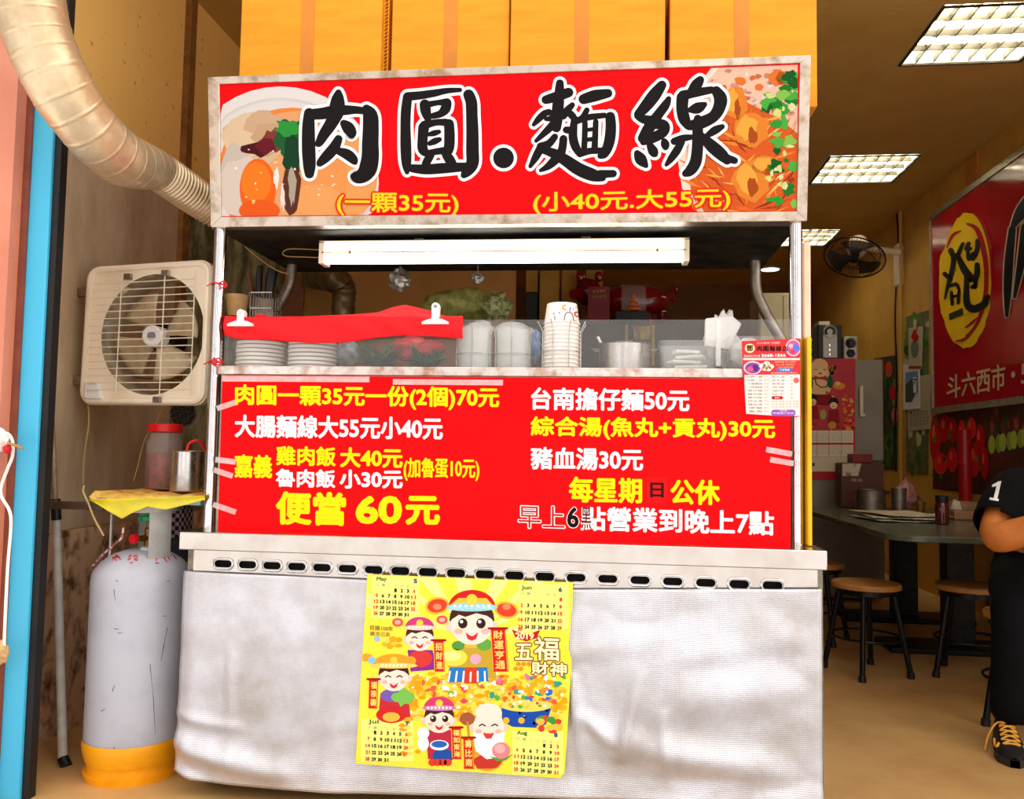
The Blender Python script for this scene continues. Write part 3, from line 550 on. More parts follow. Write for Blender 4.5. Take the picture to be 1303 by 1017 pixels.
# big god
cp.ell(585, 440, 120, 90, '#e8b838', 3.0); cp.poly([(495, 380), (670, 380), (700, 520), (470, 520)], '#c8a430', 3.1); cp.poly([(480, 470), (655, 470), (660, 535), (470, 540)], '#2c78c0', 3.2)
for k in range(6): cp.line([(482+k*32, 490), (474+k*34, 535)], 8, '#ffffff', 3.3)
cp.poly([(550, 470), (605, 470), (610, 545), (548, 545)], '#d84020', 3.4); cp.ell(500, 425, 62, 40, '#fbdc48', 3.5); cp.ell(490, 418, 44, 22, '#fff08c', 3.6); cp.ell(600, 432, 26, 24, '#f4a8b8', 3.6); cp.ell(640, 365, 36, 28, '#68a840', 3.5); cp.ell(520, 370, 30, 22, '#58983c', 3.5)
for sx_ in (-1, 1): cp.ell(583+sx_*160, 185 if sx_ < 0 else 205, 56, 40, '#f4b828', 3.2, rot=sx_*10); cp.ell(583+sx_*160, 185 if sx_ < 0 else 205, 46, 31, '#e4402c', 3.3, rot=sx_*10); cp.ell(583+sx_*160, 190, 20, 14, '#f88c5c', 3.4)
face(583, 262, 100, 4.0, '#d42420', '#9cd0d8', smile=False); scroll(668, 290, 738, 490, '財運亨通', 6.0, 14)
cp.poly([(470, 195), (520, 150), (650, 150), (690, 195), (650, 205), (520, 203)], '#f0c040', 4.85)
for k in range(9): cp.ell(490+k*23, 196, 10, 10, '#a8dce0', 5.2, n=9)
# four smaller ones
cp.poly([(285, 390), (400, 390), (430, 480), (300, 490)], '#8c2c8c', 3.2); cp.ell(345, 430, 55, 40, '#d83c38', 3.3); cp.ell(300, 440, 25, 20, '#f0a830', 3.4); face(342, 330, 62, 4.0, '#d43c78', '#f0c8b8'); scroll(405, 345, 452, 490, '招財進', 5.5, 6)
for x, y in ((240, 262), (445, 250)): cp.ell(x, y, 26, 20, '#e8584c', 4.2); cp.ell(x, y, 14, 10, '#f8b0a0', 4.3)
cp.poly([(160, 590), (285, 585), (300, 700), (150, 710)], '#c83038', 3.2); cp.ell(210, 600, 50, 30, '#7c5cb0', 3.3); cp.blob(265, 610, 46, 40, '#7cc050', 3.5, rnd, .3); cp.ell(210, 690, 70, 38, '#d42828', 3.6); cp.ell(210, 700, 40, 22, '#f0b840', 3.7)
face(222, 510, 68, 4.2, '#f0a028', '#f8d068', hatw=1.7); scroll(108, 525, 150, 660, '福祿壽', 5.5, -4)
cp.ell(120, 437, 17, 17, '#8cc4e4', 5.6); cp.ell(95, 425, 30, 18, '#f0a028', 5.5)
cp.poly([(370, 760), (500, 760), (510, 890), (380, 895)], '#c02c40', 3.2); cp.ell(432, 830, 44, 24, '#f4f8ff', 3.5); cp.ell(432, 826, 36, 16, '#2c64b8', 3.6); cp.ell(450, 880, 50, 34, '#2450a0', 3.4)
cp.ell(358, 775, 28, 28, '#fff0f0', 4.0); cp.ell(358, 822, 26, 34, '#fdf4f0', 3.9)
face(432, 705, 66, 4.2, '#d83c6c', '#d07ac0', smile=False); scroll(488, 748, 532, 895, '福如東海', 5.5, 4)
for k in range(4): cp.ell(400+k*24, 910, 19, 17, '#e0402c', 5.8, n=12)
cp.ell(655, 880, 80, 70, '#e0a030', 3.2); cp.blob(655, 905, 66, 38, '#c83828', 3.4, rnd, .2); face(660, 735, 74, 4.0, None, None, beard=True); cp.ell(660, 680, 62, 44, '#fde4d2', 4.25)
cp.poly([(588, 770), (620, 778), (660, 790), (700, 778), (735, 770), (728, 850), (690, 890), (650, 895), (600, 855)], '#fbfaf6', 4.55); cp.poly([(634, 776), (686, 776), (672, 800), (648, 800)], '#d84038', 5.2)
cp.ell(718, 855, 42, 38, '#f4848c', 5.4); cp.ell(712, 846, 26, 22, '#f8b0a8', 5.5); cp.poly([(665, 880), (720, 895), (775, 872), (740, 900), (700, 905)], '#48a03c', 5.6)
cp.ell(562, 708, 35, 30, '#a8583c', 5.5); cp.line([(562, 720), (570, 800)], 9, '#c8903c', 5.4); scroll(542, 795, 590, 940, '壽比南', 5.6, 4)
# words and dates
cp.poly([(768, 295), (835, 322), (900, 296), (882, 335), (835, 350), (785, 335)], '#c82018', 5); cp.text('2019', ((785, 310), (868, 312), 28), '#fff0c0', 6, bold=1.4)
for t, q in (('五', ((784, 362), (862, 362), 72)), ('福', ((872, 330), (985, 335), 105)), ('財', ((860, 445), (935, 448), 54)), ('神', ((945, 450), (1020, 452), 58))):
    cp.text(t, q, '#7c3410', 5, bold=7, nb=10); cp.text(t, q, '#fff0b4', 6.2, bold=2.4)
for k in range(5): cp.ell(798+(k % 3)*24-(12 if k > 2 else 0), 455+22*(k//3), 11, 10, '#e0902c', 5, n=10)
cp.text('民國108年', ((112, 275), (218, 282), 22), '#a07838', 4, bold=.5); cp.text('歲次己亥', ((112, 303), (205, 309), 20), '#a07838', 4, bold=.5); cp.ell(145, 338, 14, 14, '#a8b8e0', 4, n=12)
for nm, num, ox, oy, start, nd, dx, dy, slx in (('May', '5', 143, 52, 3, 31, 28.5, 27.5, 2.6), ('Jun', '6', 813, 92, 6, 30, 30, 33, 2.0), ('Jul', '7', 105, 712, 1, 31, 29, 31, 3.0), ('Aug', '8', 792, 764, 4, 31, 31, 30, 4.4)):
    cp.text(nm, ((ox, oy), (ox+46, oy+1), 22), '#3c6c3c', 4, bold=.8); cp.text(num, ((ox+172, oy+10), (ox+186, oy+10), 18), '#2c4c78', 4, bold=1.5)
    for c in range(7): cp.text('日一二三四五六'[c], ((ox+c*dx-4, oy+30+c*slx*.7), (ox+c*dx+9, oy+30+c*slx*.7), 11), '#d8a0a0' if c in (0, 6) else '#b0a890', 4)
    r0 = 0
    for d in range(1, nd+1):
        c = (start+d-1) % 7; r0 = (start+d-1)//7
        rr = min(r0, 4) if not (nm == 'Jun' and r0 == 5) else 4.35
        if nm == 'May': rr = r0
        x = ox+c*dx-(3 if d < 10 else 9)-r0*1.5; y = oy+50+rr*dy+c*slx*.6
        cp.text(str(d), ((x, y), (x+(9 if d < 10 else 19), y), 15), '#e0402c' if c in (0, 6) else '#26262c', 4, bold=1.1, nb=4)
cp.build('print', cal)
# taped flyer
FY = 2.394
ft = thing('menu_flyer', 'small red and cream takeaway price flyer taped on the right post', 'flyer', aty(982, 480, FY))
fp = Print((0, FY, 0), FR, .0002).at(860, 380, 190/1208)
fq = [(532, 345), (1005, 322), (1008, 955), (800, 952), (565, 938), (545, 640)]
MB().add([fp.P(x, y, 0)+V((0, .0008*k, 0)) for k in (0, 1) for x, y in fq], [tuple(range(6))[::-1], tuple(range(6, 12))]+[(i, (i+1) % 6, 6+(i+1) % 6, 6+i) for i in range(6)]).build('sheet', mat('flyer_red', '#ee1e22', .4, noise=(8, .4, .7), col2='#e4181c'), ft, smooth=False)
fp.ell(598, 402, 40, 38, '#fbe0a8', 1); fp.text('鄧', ((572, 378), (624, 378), 48), '#5c2a14', 2, bold=2)
for k, t in enumerate('肉圓麵線店'): fp.text(t, ((655+k*52, 384), (697+k*52, 384), 42), '#3c1410', 2, bold=1.5)
fp.text('斗六西市', ((655, 352), (760, 350), 18), '#fbd8c8', 1); fp.text('外送服務', ((770, 350), (842, 348), 18), '#fbd8c8', 1)
fp.rect(545, 482, 1004, 498, '#fbe4d8', 1); fp.text('歡迎來電外帶訂購', ((552, 456), (680, 456), 18), '#fff0e8', 1); fp.text('2668-1566', ((692, 450), (888, 448), 22), '#fff4ec', 1, bold=1.2)
fp.ell(950, 398, 62, 70, '#f8c8d8', 1, clip=(880, 325, 1004, 470)); fp.ell(950, 398, 52, 60, '#d85888', 1.2, clip=(880, 325, 1004, 470)); fp.blob(975, 400, 26, 34, '#5878d8', 1.4, random.Random(2), .3, clip=(880, 330, 1003, 460)); fp.blob(930, 385, 20, 18, '#f4b8b0', 1.5, random.Random(3)); fp.blob(945, 430, 22, 14, '#e83c50', 1.6, random.Random(3))
fp.ell(622, 560, 74, 54, '#e8c8e0', 1, clip=(548, 500, 720, 612)); fp.ell(622, 562, 62, 44, '#8c4a90', 1.2, clip=(548, 500, 720, 611)); fp.blob(605, 572, 26, 24, '#d85c7c', 1.4, random.Random(4)); fp.blob(645, 560, 20, 26, '#5c2c70', 1.5, random.Random(5))
for a, b, r_ in ((700, 545, 26), (735, 530, 28), (770, 550, 24), (720, 565, 24), (750, 568, 24)): fp.ell(a, b, r_, r_*.8, '#fff4e0', 1.6, n=14)
fp.text('一顆', ((712, 516), (752, 516), 18), '#b86020', 2); fp.text('35元', ((700, 538), (768, 538), 34), '#c88a48', 2, bold=1.5)
for k, t in enumerate(('營業時間 早上6點到', '晚上7點 每星期日', '公休 歡迎光臨')): fp.text(t, ((800+k*12, 508+k*22), (970-k*10, 504+k*22), 14), '#f8c08c', 1)
fp.poly(rrect(880, 578, 64, 14, 13), '#3c78c8', 1.2); fp.text('外帶專線', ((840, 570), (920, 570), 16), '#ffffff', 2)
fp.text('加湯免費歡迎外帶預訂', ((770, 598), (985, 596), 10), '#fbd8c8', 1)
fp.poly([(556, 618), (1003, 614), (1005, 950), (800, 947), (570, 932), (556, 700)], '#fbe8da', 1)
rows = ['肉圓一顆', '肉圓一份', '大腸麵線', '小碗麵線', '擔仔麵', '雞肉飯', '魯肉飯', '綜合湯', '豬血湯', '便當', '魯蛋']
for k, t in enumerate(rows): y = 624+k*28; fp.text(t, ((574+k*1.5, y), (700, y+1), 17), '#6c5c54', 2); fp.text('%d元' % (35+5*k), ((712, y), (752, y), 16), '#e08080', 2)
for k, t in enumerate(('魚丸湯', '貢丸湯', '燙青菜', '皮蛋', '滷味', '豆干', '飲料')): y = 626+k*28; fp.text(t, ((775, y), (880, y), 16), '#7c6c60', 2); fp.text('30', ((925, y), (945, y), 16), '#e08080', 2)
fp.ell(974, 662, 24, 24, '#e86468', 2, n=14); fp.poly(rrect(820, 803, 46, 14, 13), '#d82c38', 2); fp.text('飲料', ((800, 796), (840, 796), 14), '#fff0e8', 3)
for k in range(3): fp.text('紅茶 綠茶 奶茶 豆漿', ((776, 826+k*22), (995, 824+k*22), 15), '#c09078', 2)
fp.poly(rrect(870, 925, 98, 26, 22), '#9c58b0', 2); fp.text('謝謝光臨', ((840, 900), (900, 900), 13), '#fbe8f8', 3); fp.text('外送滿三百元', ((785, 918), (955, 918), 17), '#fff4ff', 3)
fp.build('print', ft)
# ------------------------------------------------------------------ tube light under the hood
fl = thing('tube_light', 'twin tube fluorescent light fitting lit white under the cart roof', 'light', aty(642, 310, 2.62))
YF = 2.55
a, b = aty(407, 323, YF), aty(877, 319.5, YF); zt = HZ0
def bx(dz0, dz1, dy0, dy1, e=0): return [(a.x+e, YF+dy0, a.z+dz0), (b.x-e, YF+dy0, b.z+dz0), (b.x-e, YF+dy1, b.z+dz0), (a.x+e, YF+dy1, a.z+dz0), (a.x+e, YF+dy0, a.z+dz1), (b.x-e, YF+dy0, b.z+dz1), (b.x-e, YF+dy1, b.z+dz1), (a.x+e, YF+dy1, a.z+dz1)]
MB().hexa(bx(-.012, .0372, .02, .05)).build('body', mat('lamp_body', '#c8b498', .5, noise=(9, .4, .7), col2='#b8a284'), fl, bevel=.003)
MB().hexa(bx(.0375, .0395, -.010, .06)).build('reflector', mat('lamp_body', '#c8b498', .5), fl)  # added tray over the tubes, shields the hood underside from their light
for e0, e1 in ((0, .018),):
    for x_, z_ in ((a.x, a.z), (b.x-.018, b.z)): MB().box((x_, YF-.012, z_-.034), (x_+.018, YF+.05, z_+.034)).build('end_cap', CREAM, fl, bevel=.002)
for dz in (.021, -.021):
    tb = MB().cyl((a.x+.02, YF, a.z+dz), (b.x-.02, YF, b.z+dz), .0135, n=16).build('tube', mat('fluorescent_tube', '#fffdf4', .4, emit=6.0), fl)
MB().box((a.x+.30, YF+.03, a.z), (a.x+.33, YF+.04, zt-.001)).build('hanger', STEELD, fl); MB().box((b.x-.33, YF+.03, b.z), (b.x-.30, YF+.04, zt-.001)).build('hanger', STEELD, fl)
MB().tube([(a.x+.01, YF-.014, a.z+.001), (b.x-.01, YF-.014, b.z+.001)], .002, 6).box((a.x+.10, YF-.018, a.z-.005), (a.x+.107, YF-.010, a.z+.006)).box((b.x-.10, YF-.018, b.z-.005), (b.x-.093, YF-.010, b.z+.006)).build('wire', mat('lamp_wire', '#a8784c', .5), fl)
tag(MB().tube(smoothpts([aty(*p, 2.66) for p in ((406, 318), (385, 317), (368, 317), (360, 321), (364, 326), (385, 327), (406, 328))], 5), .0022, 6).tube(smoothpts([aty(*p, 2.72) for p in ((372, 348), (360, 347), (345, 340), (325, 325), (312, 314))], 5), .002, 6).build('lamp_cord', mat('tan_cord', '#a88450', .5), at=aty(385, 322, 2.66)), 'thin tan wire looping from the left end of the tube light', 'wire')
# ------------------------------------------------------------------ on the shelf
PLATE = mat('white_plate', '#fffcf4', .25, noise=(12, .4, .7), col2='#fff6ea', coat=.3)
def ordn(i): return ['topmost', 'second from the top', 'third from the top', 'fourth from the top', 'fifth from the top', 'sixth from the top', 'seventh from the top', 'eighth from the top', 'ninth from the top', 'tenth from the top', 'eleventh from the top', 'twelfth from the top', 'thirteenth from the top', 'fourteenth from the top', 'fifteenth from the top', 'sixteenth from the top', 'seventeenth from the top', 'eighteenth from the top'][i]
def stack(first, n_, x, y, z0, dz, name, lab, grp, sq=0):
    for i in range(n_):
        o = first if (i == 0 and not first.get('used')) else copy_tree(first, (0, 0, 0), '')
        if o is first: first['used'] = 1
        if 'used' in o and o is not first: del o['used']
        o.location = (x+sq*math.sin(i*2.1), y, z0+i*dz); o['label'] = lab % ordn(n_-1-i); o['group'] = grp; o['category'] = name
YS = 2.55
pr = .0745
p0 = MB().lathe([(0, .0005), (.04, .0005), (.043, 0), (.046, .0005), (.066, .0022), (pr, .0032), (pr+.0016, .005), (pr+.0016, .0118), (pr, .0125), (.064, .0118), (.045, .0113), (0, .0113)], n=40).build('plate', PLATE)
tag(p0, 'x', 'plate')
for (xa, xb), lab in (((301, 362), 'white plate, %s in the left stack under the red cloth'), ((362.5, 432), 'white plate, %s in the right stack under the red cloth')):
    stack(p0, 8, aty((xa+xb)/2+.5, 450, YS).x, YS, SH+.001, .0128, 'plate', lab, 'white plates stacked under the red cloth', .0012)
BOWLT = mat('clear_bowl', '#f0eee4', .22, trans=.25, noise=(12, .4, .7), col2='#e4e4dc', ior=1.3)
bo = MB().lathe([(0, .001), (.036, .001), (.038, .0), (.0505, .036), (.053, .0375), (.053, .0415), (.0505, .041), (.037, .004), (0, .004)], n=32).build('bowl', BOWLT); tag(bo, 'x', 'bowl')
for xc, lab, n_ in ((604.5, 'translucent plastic bowl, %s in the left wrapped stack', 13), (653.5, 'translucent plastic bowl, %s in the right wrapped stack', 13)):
    stack(bo, n_, aty(xc, 445, 2.56).x, 2.56, SH+.001, .0084, 'bowl', lab, 'translucent bowls in two stacks', .0002)
    x = aty(xc, 445, 2.56).x; zt_ = SH+.16 if xc < 620 else SH+.158
for xc, lab in ((604.5, 'left'), (653.5, 'right')):
    x = aty(xc, 445, 2.56).x; m = MB(); dx = (-.01, .012)[lab == 'right']
    m.lathe([(.0565, .002), (.0575, .1), (.0575, .148), (.050, .158), (.030, .168), (.012, .166), (.0, .172)], (x, 2.56, SH), 28); m.f = [f for f in m.f if len(f) < 20]; m.m = [0]*len(m.f)
    for i, v_ in enumerate(m.v): q = NZ.noise(v_*25)*.004*(1 if v_.z > SH+.14 else .3); v_.x += q; v_.z += q+(v_.x-x)*(.25 if lab == 'left' else -.1)*(v_.z > SH+.15)
    tag(m.build('plastic_bag', FILM, at=(x, 2.56, SH)), 'clear plastic wrapping around the %s stack of translucent bowls' % lab, 'bag', 'bags around bowl stacks')
PAPER = mat('paper_bowl', '#fff8f0', .4, noise=(12, .4, .7), col2='#fbeee2')
pb = thing('paper_bowl', 'x', 'bowl', (0, 0, 0))
MB().lathe([(0, .0605), (.043, .0605), (.0445, .062), (.046, .061), (.0535, .004), (.056, .003), (.0575, 0.0012), (.0562, -.0002), (.0532, .0012), (.0454, .0592), (0, .0592)], n=36).build('cup', PAPER, pb)
xb = aty(714.5, 430, 2.53).x
ztop = aty(714, 384.5, 2.53-.04).z
dzp = (ztop-.062-SH-.002)/13
stack(pb, 14, xb, 2.53, SH+.002, dzp, 'bowl', 'white paper noodle bowl upside down, %s in the tall stack', 'paper bowls in the tall stack')
top = [o for o in bpy.data.objects if o.get('label', '').startswith('white paper noodle bowl upside down, topmost')][0]
m = MB(); cols_ = ['#f0b428', '#e8642c', '#a05ca0', '#d8403c', '#7c4a5c']
bpr = []
rb = random.Random(5)
def onbowl(px, py, off=.0006):
    z = aty(px, py, 2.48).z; t = (z-top.location.z-.004)/.057; r = .0535-.0075*t+off; s_ = aty(px, py, 2.485).x-xb; s_ = max(-r*.98, min(r*.98, s_)); return V((xb+s_, 2.53-math.sqrt(r*r-s_*s_), z))
def bst(pts, w, c):
    m.mi = c
    for (x0, y0), (x1, y1) in zip(pts, pts[1:]):
        dx, dy = x1-x0, y1-y0; L_ = math.hypot(dx, dy) or 1; nx, ny = -dy/L_*w, dx/L_*w
        m.add([onbowl(x0+nx, y0+ny), onbowl(x1+nx, y1+ny), onbowl(x1-nx, y1-ny), onbowl(x0-nx, y0-ny)], [(0, 1, 2, 3)])
arc = lambda cx, cy, rx, ry, a0, a1, k=8: [(cx+rx*math.cos(math.radians(a0+(a1-a0)*i/k)), cy+ry*math.sin(math.radians(a0+(a1-a0)*i/k))) for i in range(k+1)]
bst(arc(724, 402, 5, 5, 180, 360), .6, 4); bst([(719, 402), (718, 408)], .6, 4); bst([(729, 402), (730, 408)], .6, 4); bst(arc(719, 391, 3, 3, 60, 300), 1.0, 0); bst(arc(734, 398, 3, 3, 20, 320), 1.1, 1); bst([(726, 390), (725, 396)], .7, 2); bst([(733, 388), (729, 393)], .5, 4); bst([(704, 399), (713, 398)], .9, 3); bst([(706, 402), (706, 407)], .5, 4); bst([(731, 406), (734, 409)], 1.0, 0)
o = m.build('cup_print', [ink(c) for c in cols_], top, smooth=False)
for v_ in o.data.vertices: v_.co = v_.co+V((0, 0, 0))
# wire holders
WIRE = mat('chrome_wire', '#cfc8c0', .22, 1, noise=(20, .4, .7), col2='#a89c90')
def holder(name, lab, xc, r, hgt, Y, flare=.02, n_=6):
    x = aty(xc, 440, Y).x; t = thing(name, lab, 'wire rack', (x, Y, SH), 'wire stack holders')
    m = MB()
    for zz in (.006, hgt*.45): m.tube([(x+r*math.cos(2*pi*k/24), Y+r*math.sin(2*pi*k/24), SH+zz) for k in range(25)], .0014, 6)
    m.build('ring', WIRE, t)
    for k in range(n_):
        a_ = 2*pi*(k+.5)/n_ if n_ != 2 else pi*k; c_, s_ = math.cos(a_), math.sin(a_)
        MB().tube([(x+r*c_, Y+r*s_, SH+.002), (x+r*c_, Y+r*s_, SH+hgt-.03), (x+(r+flare)*c_, Y+(r+flare)*s_, SH+hgt)], .0015, 6).build('rod', WIRE, t)
holder('wire_holder', 'chrome wire holder with flared rods around the tall paper bowl stack', 715, .062, .165, 2.53, .016, 8)
holder('wire_holder', 'chrome wire holder around the left translucent bowl stack', 604.5, .0605, .15, 2.56, .008, 6)
holder('wire_holder', 'chrome wire holder around the right translucent bowl stack', 653.5, .0605, .15, 2.56, .008, 6)
# pot with ladle
xp = aty(795, 450, 2.64).x; pt = thing('steel_pot', 'round steel pot behind the acrylic beside the paper bowls', 'pot', (xp, 2.64, SH))
rp_ = .0815; hp = aty(795, 434, 2.56).z-SH
MB().lathe([(0, .002), (rp_-.004, .002), (rp_, .006), (rp_, hp-.004), (rp_+.004, hp), (rp_+.001, hp+.002), (rp_-.003, hp-.004), (rp_-.003, .006), (0, .006)], (xp, 2.64, SH), 40).build('body', STEEL, pt)
for s_ in (-1, 1): MB().tube(smoothpts([(xp+s_*rp_, 2.62, SH+hp-.02), (xp+s_*(rp_+.022), 2.63, SH+hp-.018), (xp+s_*(rp_+.022), 2.66, SH+hp-.018), (xp+s_*rp_, 2.665, SH+hp-.02)], 4), .003, 8).build('handle', STEELD, pt)
ld = thing('ladle', 'steel ladle leaning in the round steel pot', 'ladle', (xp-.05, 2.64, SH+.01))
MB().tube([(xp-.02, 2.64, SH+.02), (xp-.086, 2.625, SH+hp+.022)], .0045, 8).build('handle', WHITEP, ld); MB().lathe([(.002, 0), (.02, .006), (.028, .02), (.027, .02), (.019, .008), (.002, .003)], (xp-.01, 2.645, SH+.008), 18).build('bowl', STEELD, ld)
# tubs
TUB = mat('clear_tub', '#f0f0ea', .25, alpha=.16, noise=(15, .4, .7), col2='#f4f6f2')
def tub(lab, xa, xb_, yt, Y0, Y1):
    pa, pb_ = aty(xa, 450, Y0).x, aty(xb_, 450, Y0).x; h = aty((xa+xb_)/2, yt, Y0).z-SH; t = thing('plastic_tub', lab, 'tub', ((pa+pb_)/2, (Y0+Y1)/2, SH), 'clear plastic tubs on the shelf')
    cx_, cy_, hx_, hy_ = (pa+pb_)/2, (Y0+Y1)/2, (pb_-pa)/2, (Y1-Y0)/2; m = MB(); L_ = []
    prof = [(.86, .004), (1, h-.006), (1.05, h-.005), (1.05, h), (.97, h), (.84, .008)]
    for k_, z_ in prof: L_.append([(cx_+(x_-cx_)*k_, cy_+(y_-cy_)*k_, SH+z_) for x_, y_ in rrect(cx_, cy_, hx_, hy_, .02, 5)])
    n_ = len(L_[0]); m.add([p for q in L_ for p in q], [(i*n_+k, i*n_+(k+1) % n_, (i+1)*n_+(k+1) % n_, (i+1)*n_+k) for i in range(len(prof)-1) for k in range(n_)]+[tuple(range(n_))[::-1], tuple(range((len(prof)-1)*n_, len(prof)*n_))])
    m.build('body', TUB, t); return cx_, cy_, hx_, hy_, h
c1 = tub('clear plastic tub holding folded white napkins, right of the steel pot', 841, 915, 433, 2.52, 2.66)
c2 = tub('clear plastic tub with a white bag inside, behind the flyer', 928, 1000, 428, 2.50, 2.66)
PAPERW = mat('white_paper', '#fffaf4', .6, noise=(9, .4, .7), col2='#f4ece2')
rn = random.Random(8)
def napkin(cx_, cy_, z_, w, d, rz, tilt, lab):
    m = MB(); c_, s_ = math.cos(rz), math.sin(rz)
    def f(u, v): x_, y_ = (u-.5)*w, (v-.5)*d; q = .005*NZ.noise(V((u*3, v*3, 1)))+tilt*x_; return V((cx_+x_*c_-y_*s_, cy_+x_*s_+y_*c_, z_+q))
    m.grid(f, 10, 8); tag(m.build('napkin', PAPERW, at=(cx_, cy_, z_), solid=.010, ang=70, bevel=.003), lab, 'napkin', 'napkins in the clear tub')
for i, (rz, tl) in enumerate(((.1, .05), (-.2, .1), (.4, -.1), (-.5, .2), (.2, -.25))): napkin(c1[0]+(.0, .01, -.012, .008, -.006)[i], c1[1], SH+.020+i*.0155, .105-.008*i, .072, rz*.5, tl*.12, 'folded white napkin in the clear tub, %s of the pile' % ['lowest', 'second lowest', 'middle one', 'second highest', 'topmost'][i])
def bagblob(name, lab, c, r, M_, seed, jit=.5, cat='bag', peak=0, grp=None):
    m = MB().ball(c, r, 22, 16, jit, seed); cz = c[2]
    for v_ in m.v:
        t = (v_.z-cz)/r[2]
        if peak and t > .4: q = (t-.4)*peak; v_.x += (c[0]-v_.x)*q*.75; v_.y += (c[1]-v_.y)*q*.75; v_.z += q*r[2]*.6
        v_ += V((NZ.noise(v_*60+V((seed, 0, 0))), NZ.noise(v_*60+V((0, seed, 0))), NZ.noise(v_*60)))*min(r)*.10
    return tag(m.build(name, M_, at=c, ang=180), lab, cat, grp)
WBAG = mat('white_bag', '#f6efe6', .4, alpha=.9, noise=(20, .4, .7), col2='#ffffff', bump=('noise', 60, .6, .004))
bagblob('plastic_bag', 'white plastic bag bulging out of the clear tub behind the flyer', (c2[0]-.01, c2[1], SH+.078), (.058, .042, .045), WBAG, 3, .35)
q = MB(); pA = [aty(*p, 2.60) for p in ((897, 440), (898, 405), (920, 403), (932, 402), (944, 412), (936, 428), (930, 446))]
q.add([p+V((0, .03*k, 0)) for k in (0, 1) for p in pA], [tuple(range(7))[::-1], tuple(range(7, 14))]+[(i, (i+1) % 7, 7+(i+1) % 7, 7+i) for i in range(7)])
bagblob('paper_bag', 'crumpled white paper bag with a pointed corner, between the two tubs', aty(918, 432, 2.70), (.045, .03, .075), PAPERW, 7, .6, peak=.5)
tag(q.build('paper_sleeve', PAPERW, at=aty(918, 430, 2.6), bevel=.004), 'folded white paper sleeve standing between the two clear tubs', 'paper')
MB
tag(MB().box(tuple(aty(911, 466, 2.47)), tuple(aty(917, 406, 2.474)+V((0, .004, 0)))).build('acrylic_divider', mat('frosted_acrylic', '#f4f2ea', .3, alpha=.55, noise=(20, .4, .7), col2='#ffffff'), at=aty(914, 466, 2.47)), 'narrow frosted acrylic divider standing behind the glass near the flyer', 'divider')
# greens and bags, left of the bowls
def leafbunch(name, lab, c, r, cols, seed, n_=60, wid=.012, cat='vegetables'):
    rn = random.Random(seed); m = MB()
    for i in range(n_):
        a_, b_ = rn.uniform(0, 2*pi), rn.uniform(0, .95); L_ = rn.uniform(.6, 1); d = V((math.cos(a_)*r[0], math.sin(a_)*r[1], b_*r[2]*1.3+.1*r[2])); base = V(c)+V((d.x*.15, d.y*.15, 0)); tip = V(c)+d*L_; sd = d.cross(V((0, 0, 1))).normalized()*wid*rn.uniform(.6, 1.2); mid = (base+tip)/2+V((0, 0, rn.uniform(.0, .15)*r[2])); up = V((0, 0, wid*.3)); m.mi = i % len(cols)
        m.add([base, mid+sd, mid+up, mid-sd, tip], [(0, 1, 2), (0, 2, 3), (1, 4, 2), (2, 4, 3)])
    return tag(m.build(name, [mat('leaf'+h, h, .5, noise=(30, .4, .7), col2='#1c4014') for h in cols], at=c, ang=180), lab, cat)
leafbunch('leafy_greens', 'bunch of leafy greens behind the acrylic, under the red cloth', aty(480, 472, 2.62)+V((0, 0, .01)), (.09, .07, .075), ['#3c7a28', '#5c9838', '#2c5c24'], 2, 90)
leafbunch('leek_bundle', 'dark green leek leaves lying right of the leafy greens', aty(540, 474, 2.60)+V((0, 0, .01)), (.085, .06, .06), ['#1c5838', '#2c7048', '#184830'], 3, 60, .016)
bagblob('plastic_bag', 'red plastic bag behind the greens, under the red cloth', aty(525, 445, 2.72), (.09, .05, .04), mat('red_film', '#c81820', .3, noise=(20, .4, .7), col2='#a01018', bump=('noise', 40, .6, .004)), 5)
bagblob('plastic_bag', 'grey clear plastic bag between the right plates and the greens', aty(442, 452, 2.72), (.036, .03, .05), mat('grey_film', '#8c9498', .2, alpha=.7, noise=(20, .4, .7), col2='#b8c0c4', bump=('noise', 40, .6, .004)), 6)
bagblob('plastic_bag', 'small blue plastic bag between the translucent bowls and paper bowls', aty(681, 440, 2.68), (.018, .03, .05), mat('blue_film', '#6c90c8', .3, alpha=.8, noise=(20, .4, .7), col2='#88a8d8'), 9)
# red cloth over the glass
def cloth(u, v):
    xs = [281, 300, 340, 400, 440, 480, 500, 515, 545, 570, 589]
    px = 286+303*u
    bot = interp(xs, [425, 431, 433, 437, 436, 430, 428, 427, 428, 430, 431], px); top = interp(xs, [410, 406, 406, 405, 401, 398, 391, 388, 395, 404, 406], px)
    mid = 403.5+1.0*math.sin(u*9)
    if v < .5: t = v/.5; p = aty(px, bot+(mid-bot)*t, 2.418); p.y -= .005*math.sin(t*pi)+.005*math.sin(u*26+t*3+2*math.sin(u*9))*math.sin(t*pi)
    elif v < .8:
        t = (v-.5)/.3; kf = 1-.85*min(1, max(0, (u-.84)/.08)); p = aty(px, mid+(min(top, mid-.5)-mid)*t, 2.418+.075*t*max(kf, .35)); p.z += .004*math.sin(u*25+t*4)*t*(1-t)*2
    else: t = (v-.8)/.2; kf = 1-.85*min(1, max(0, (u-.84)/.08)); p = aty(px, min(top, mid-.5), 2.418+.075*max(kf, .35)); p.y += .10*t*kf*(kf > .9)+.004*t; p.z -= .03*t*t
    return p
tag(MB().grid(cloth, 80, 26).build('red_cloth', mat('red_fabric', '#f80a14', .8, noise=(60, .3, .7), col2='#ee0810', bump=('noise', 300, .2, .001)), at=aty(435, 420, 2.42), solid=.003, ang=60), 'bright red cloth clipped over the acrylic above the white plates', 'cloth')
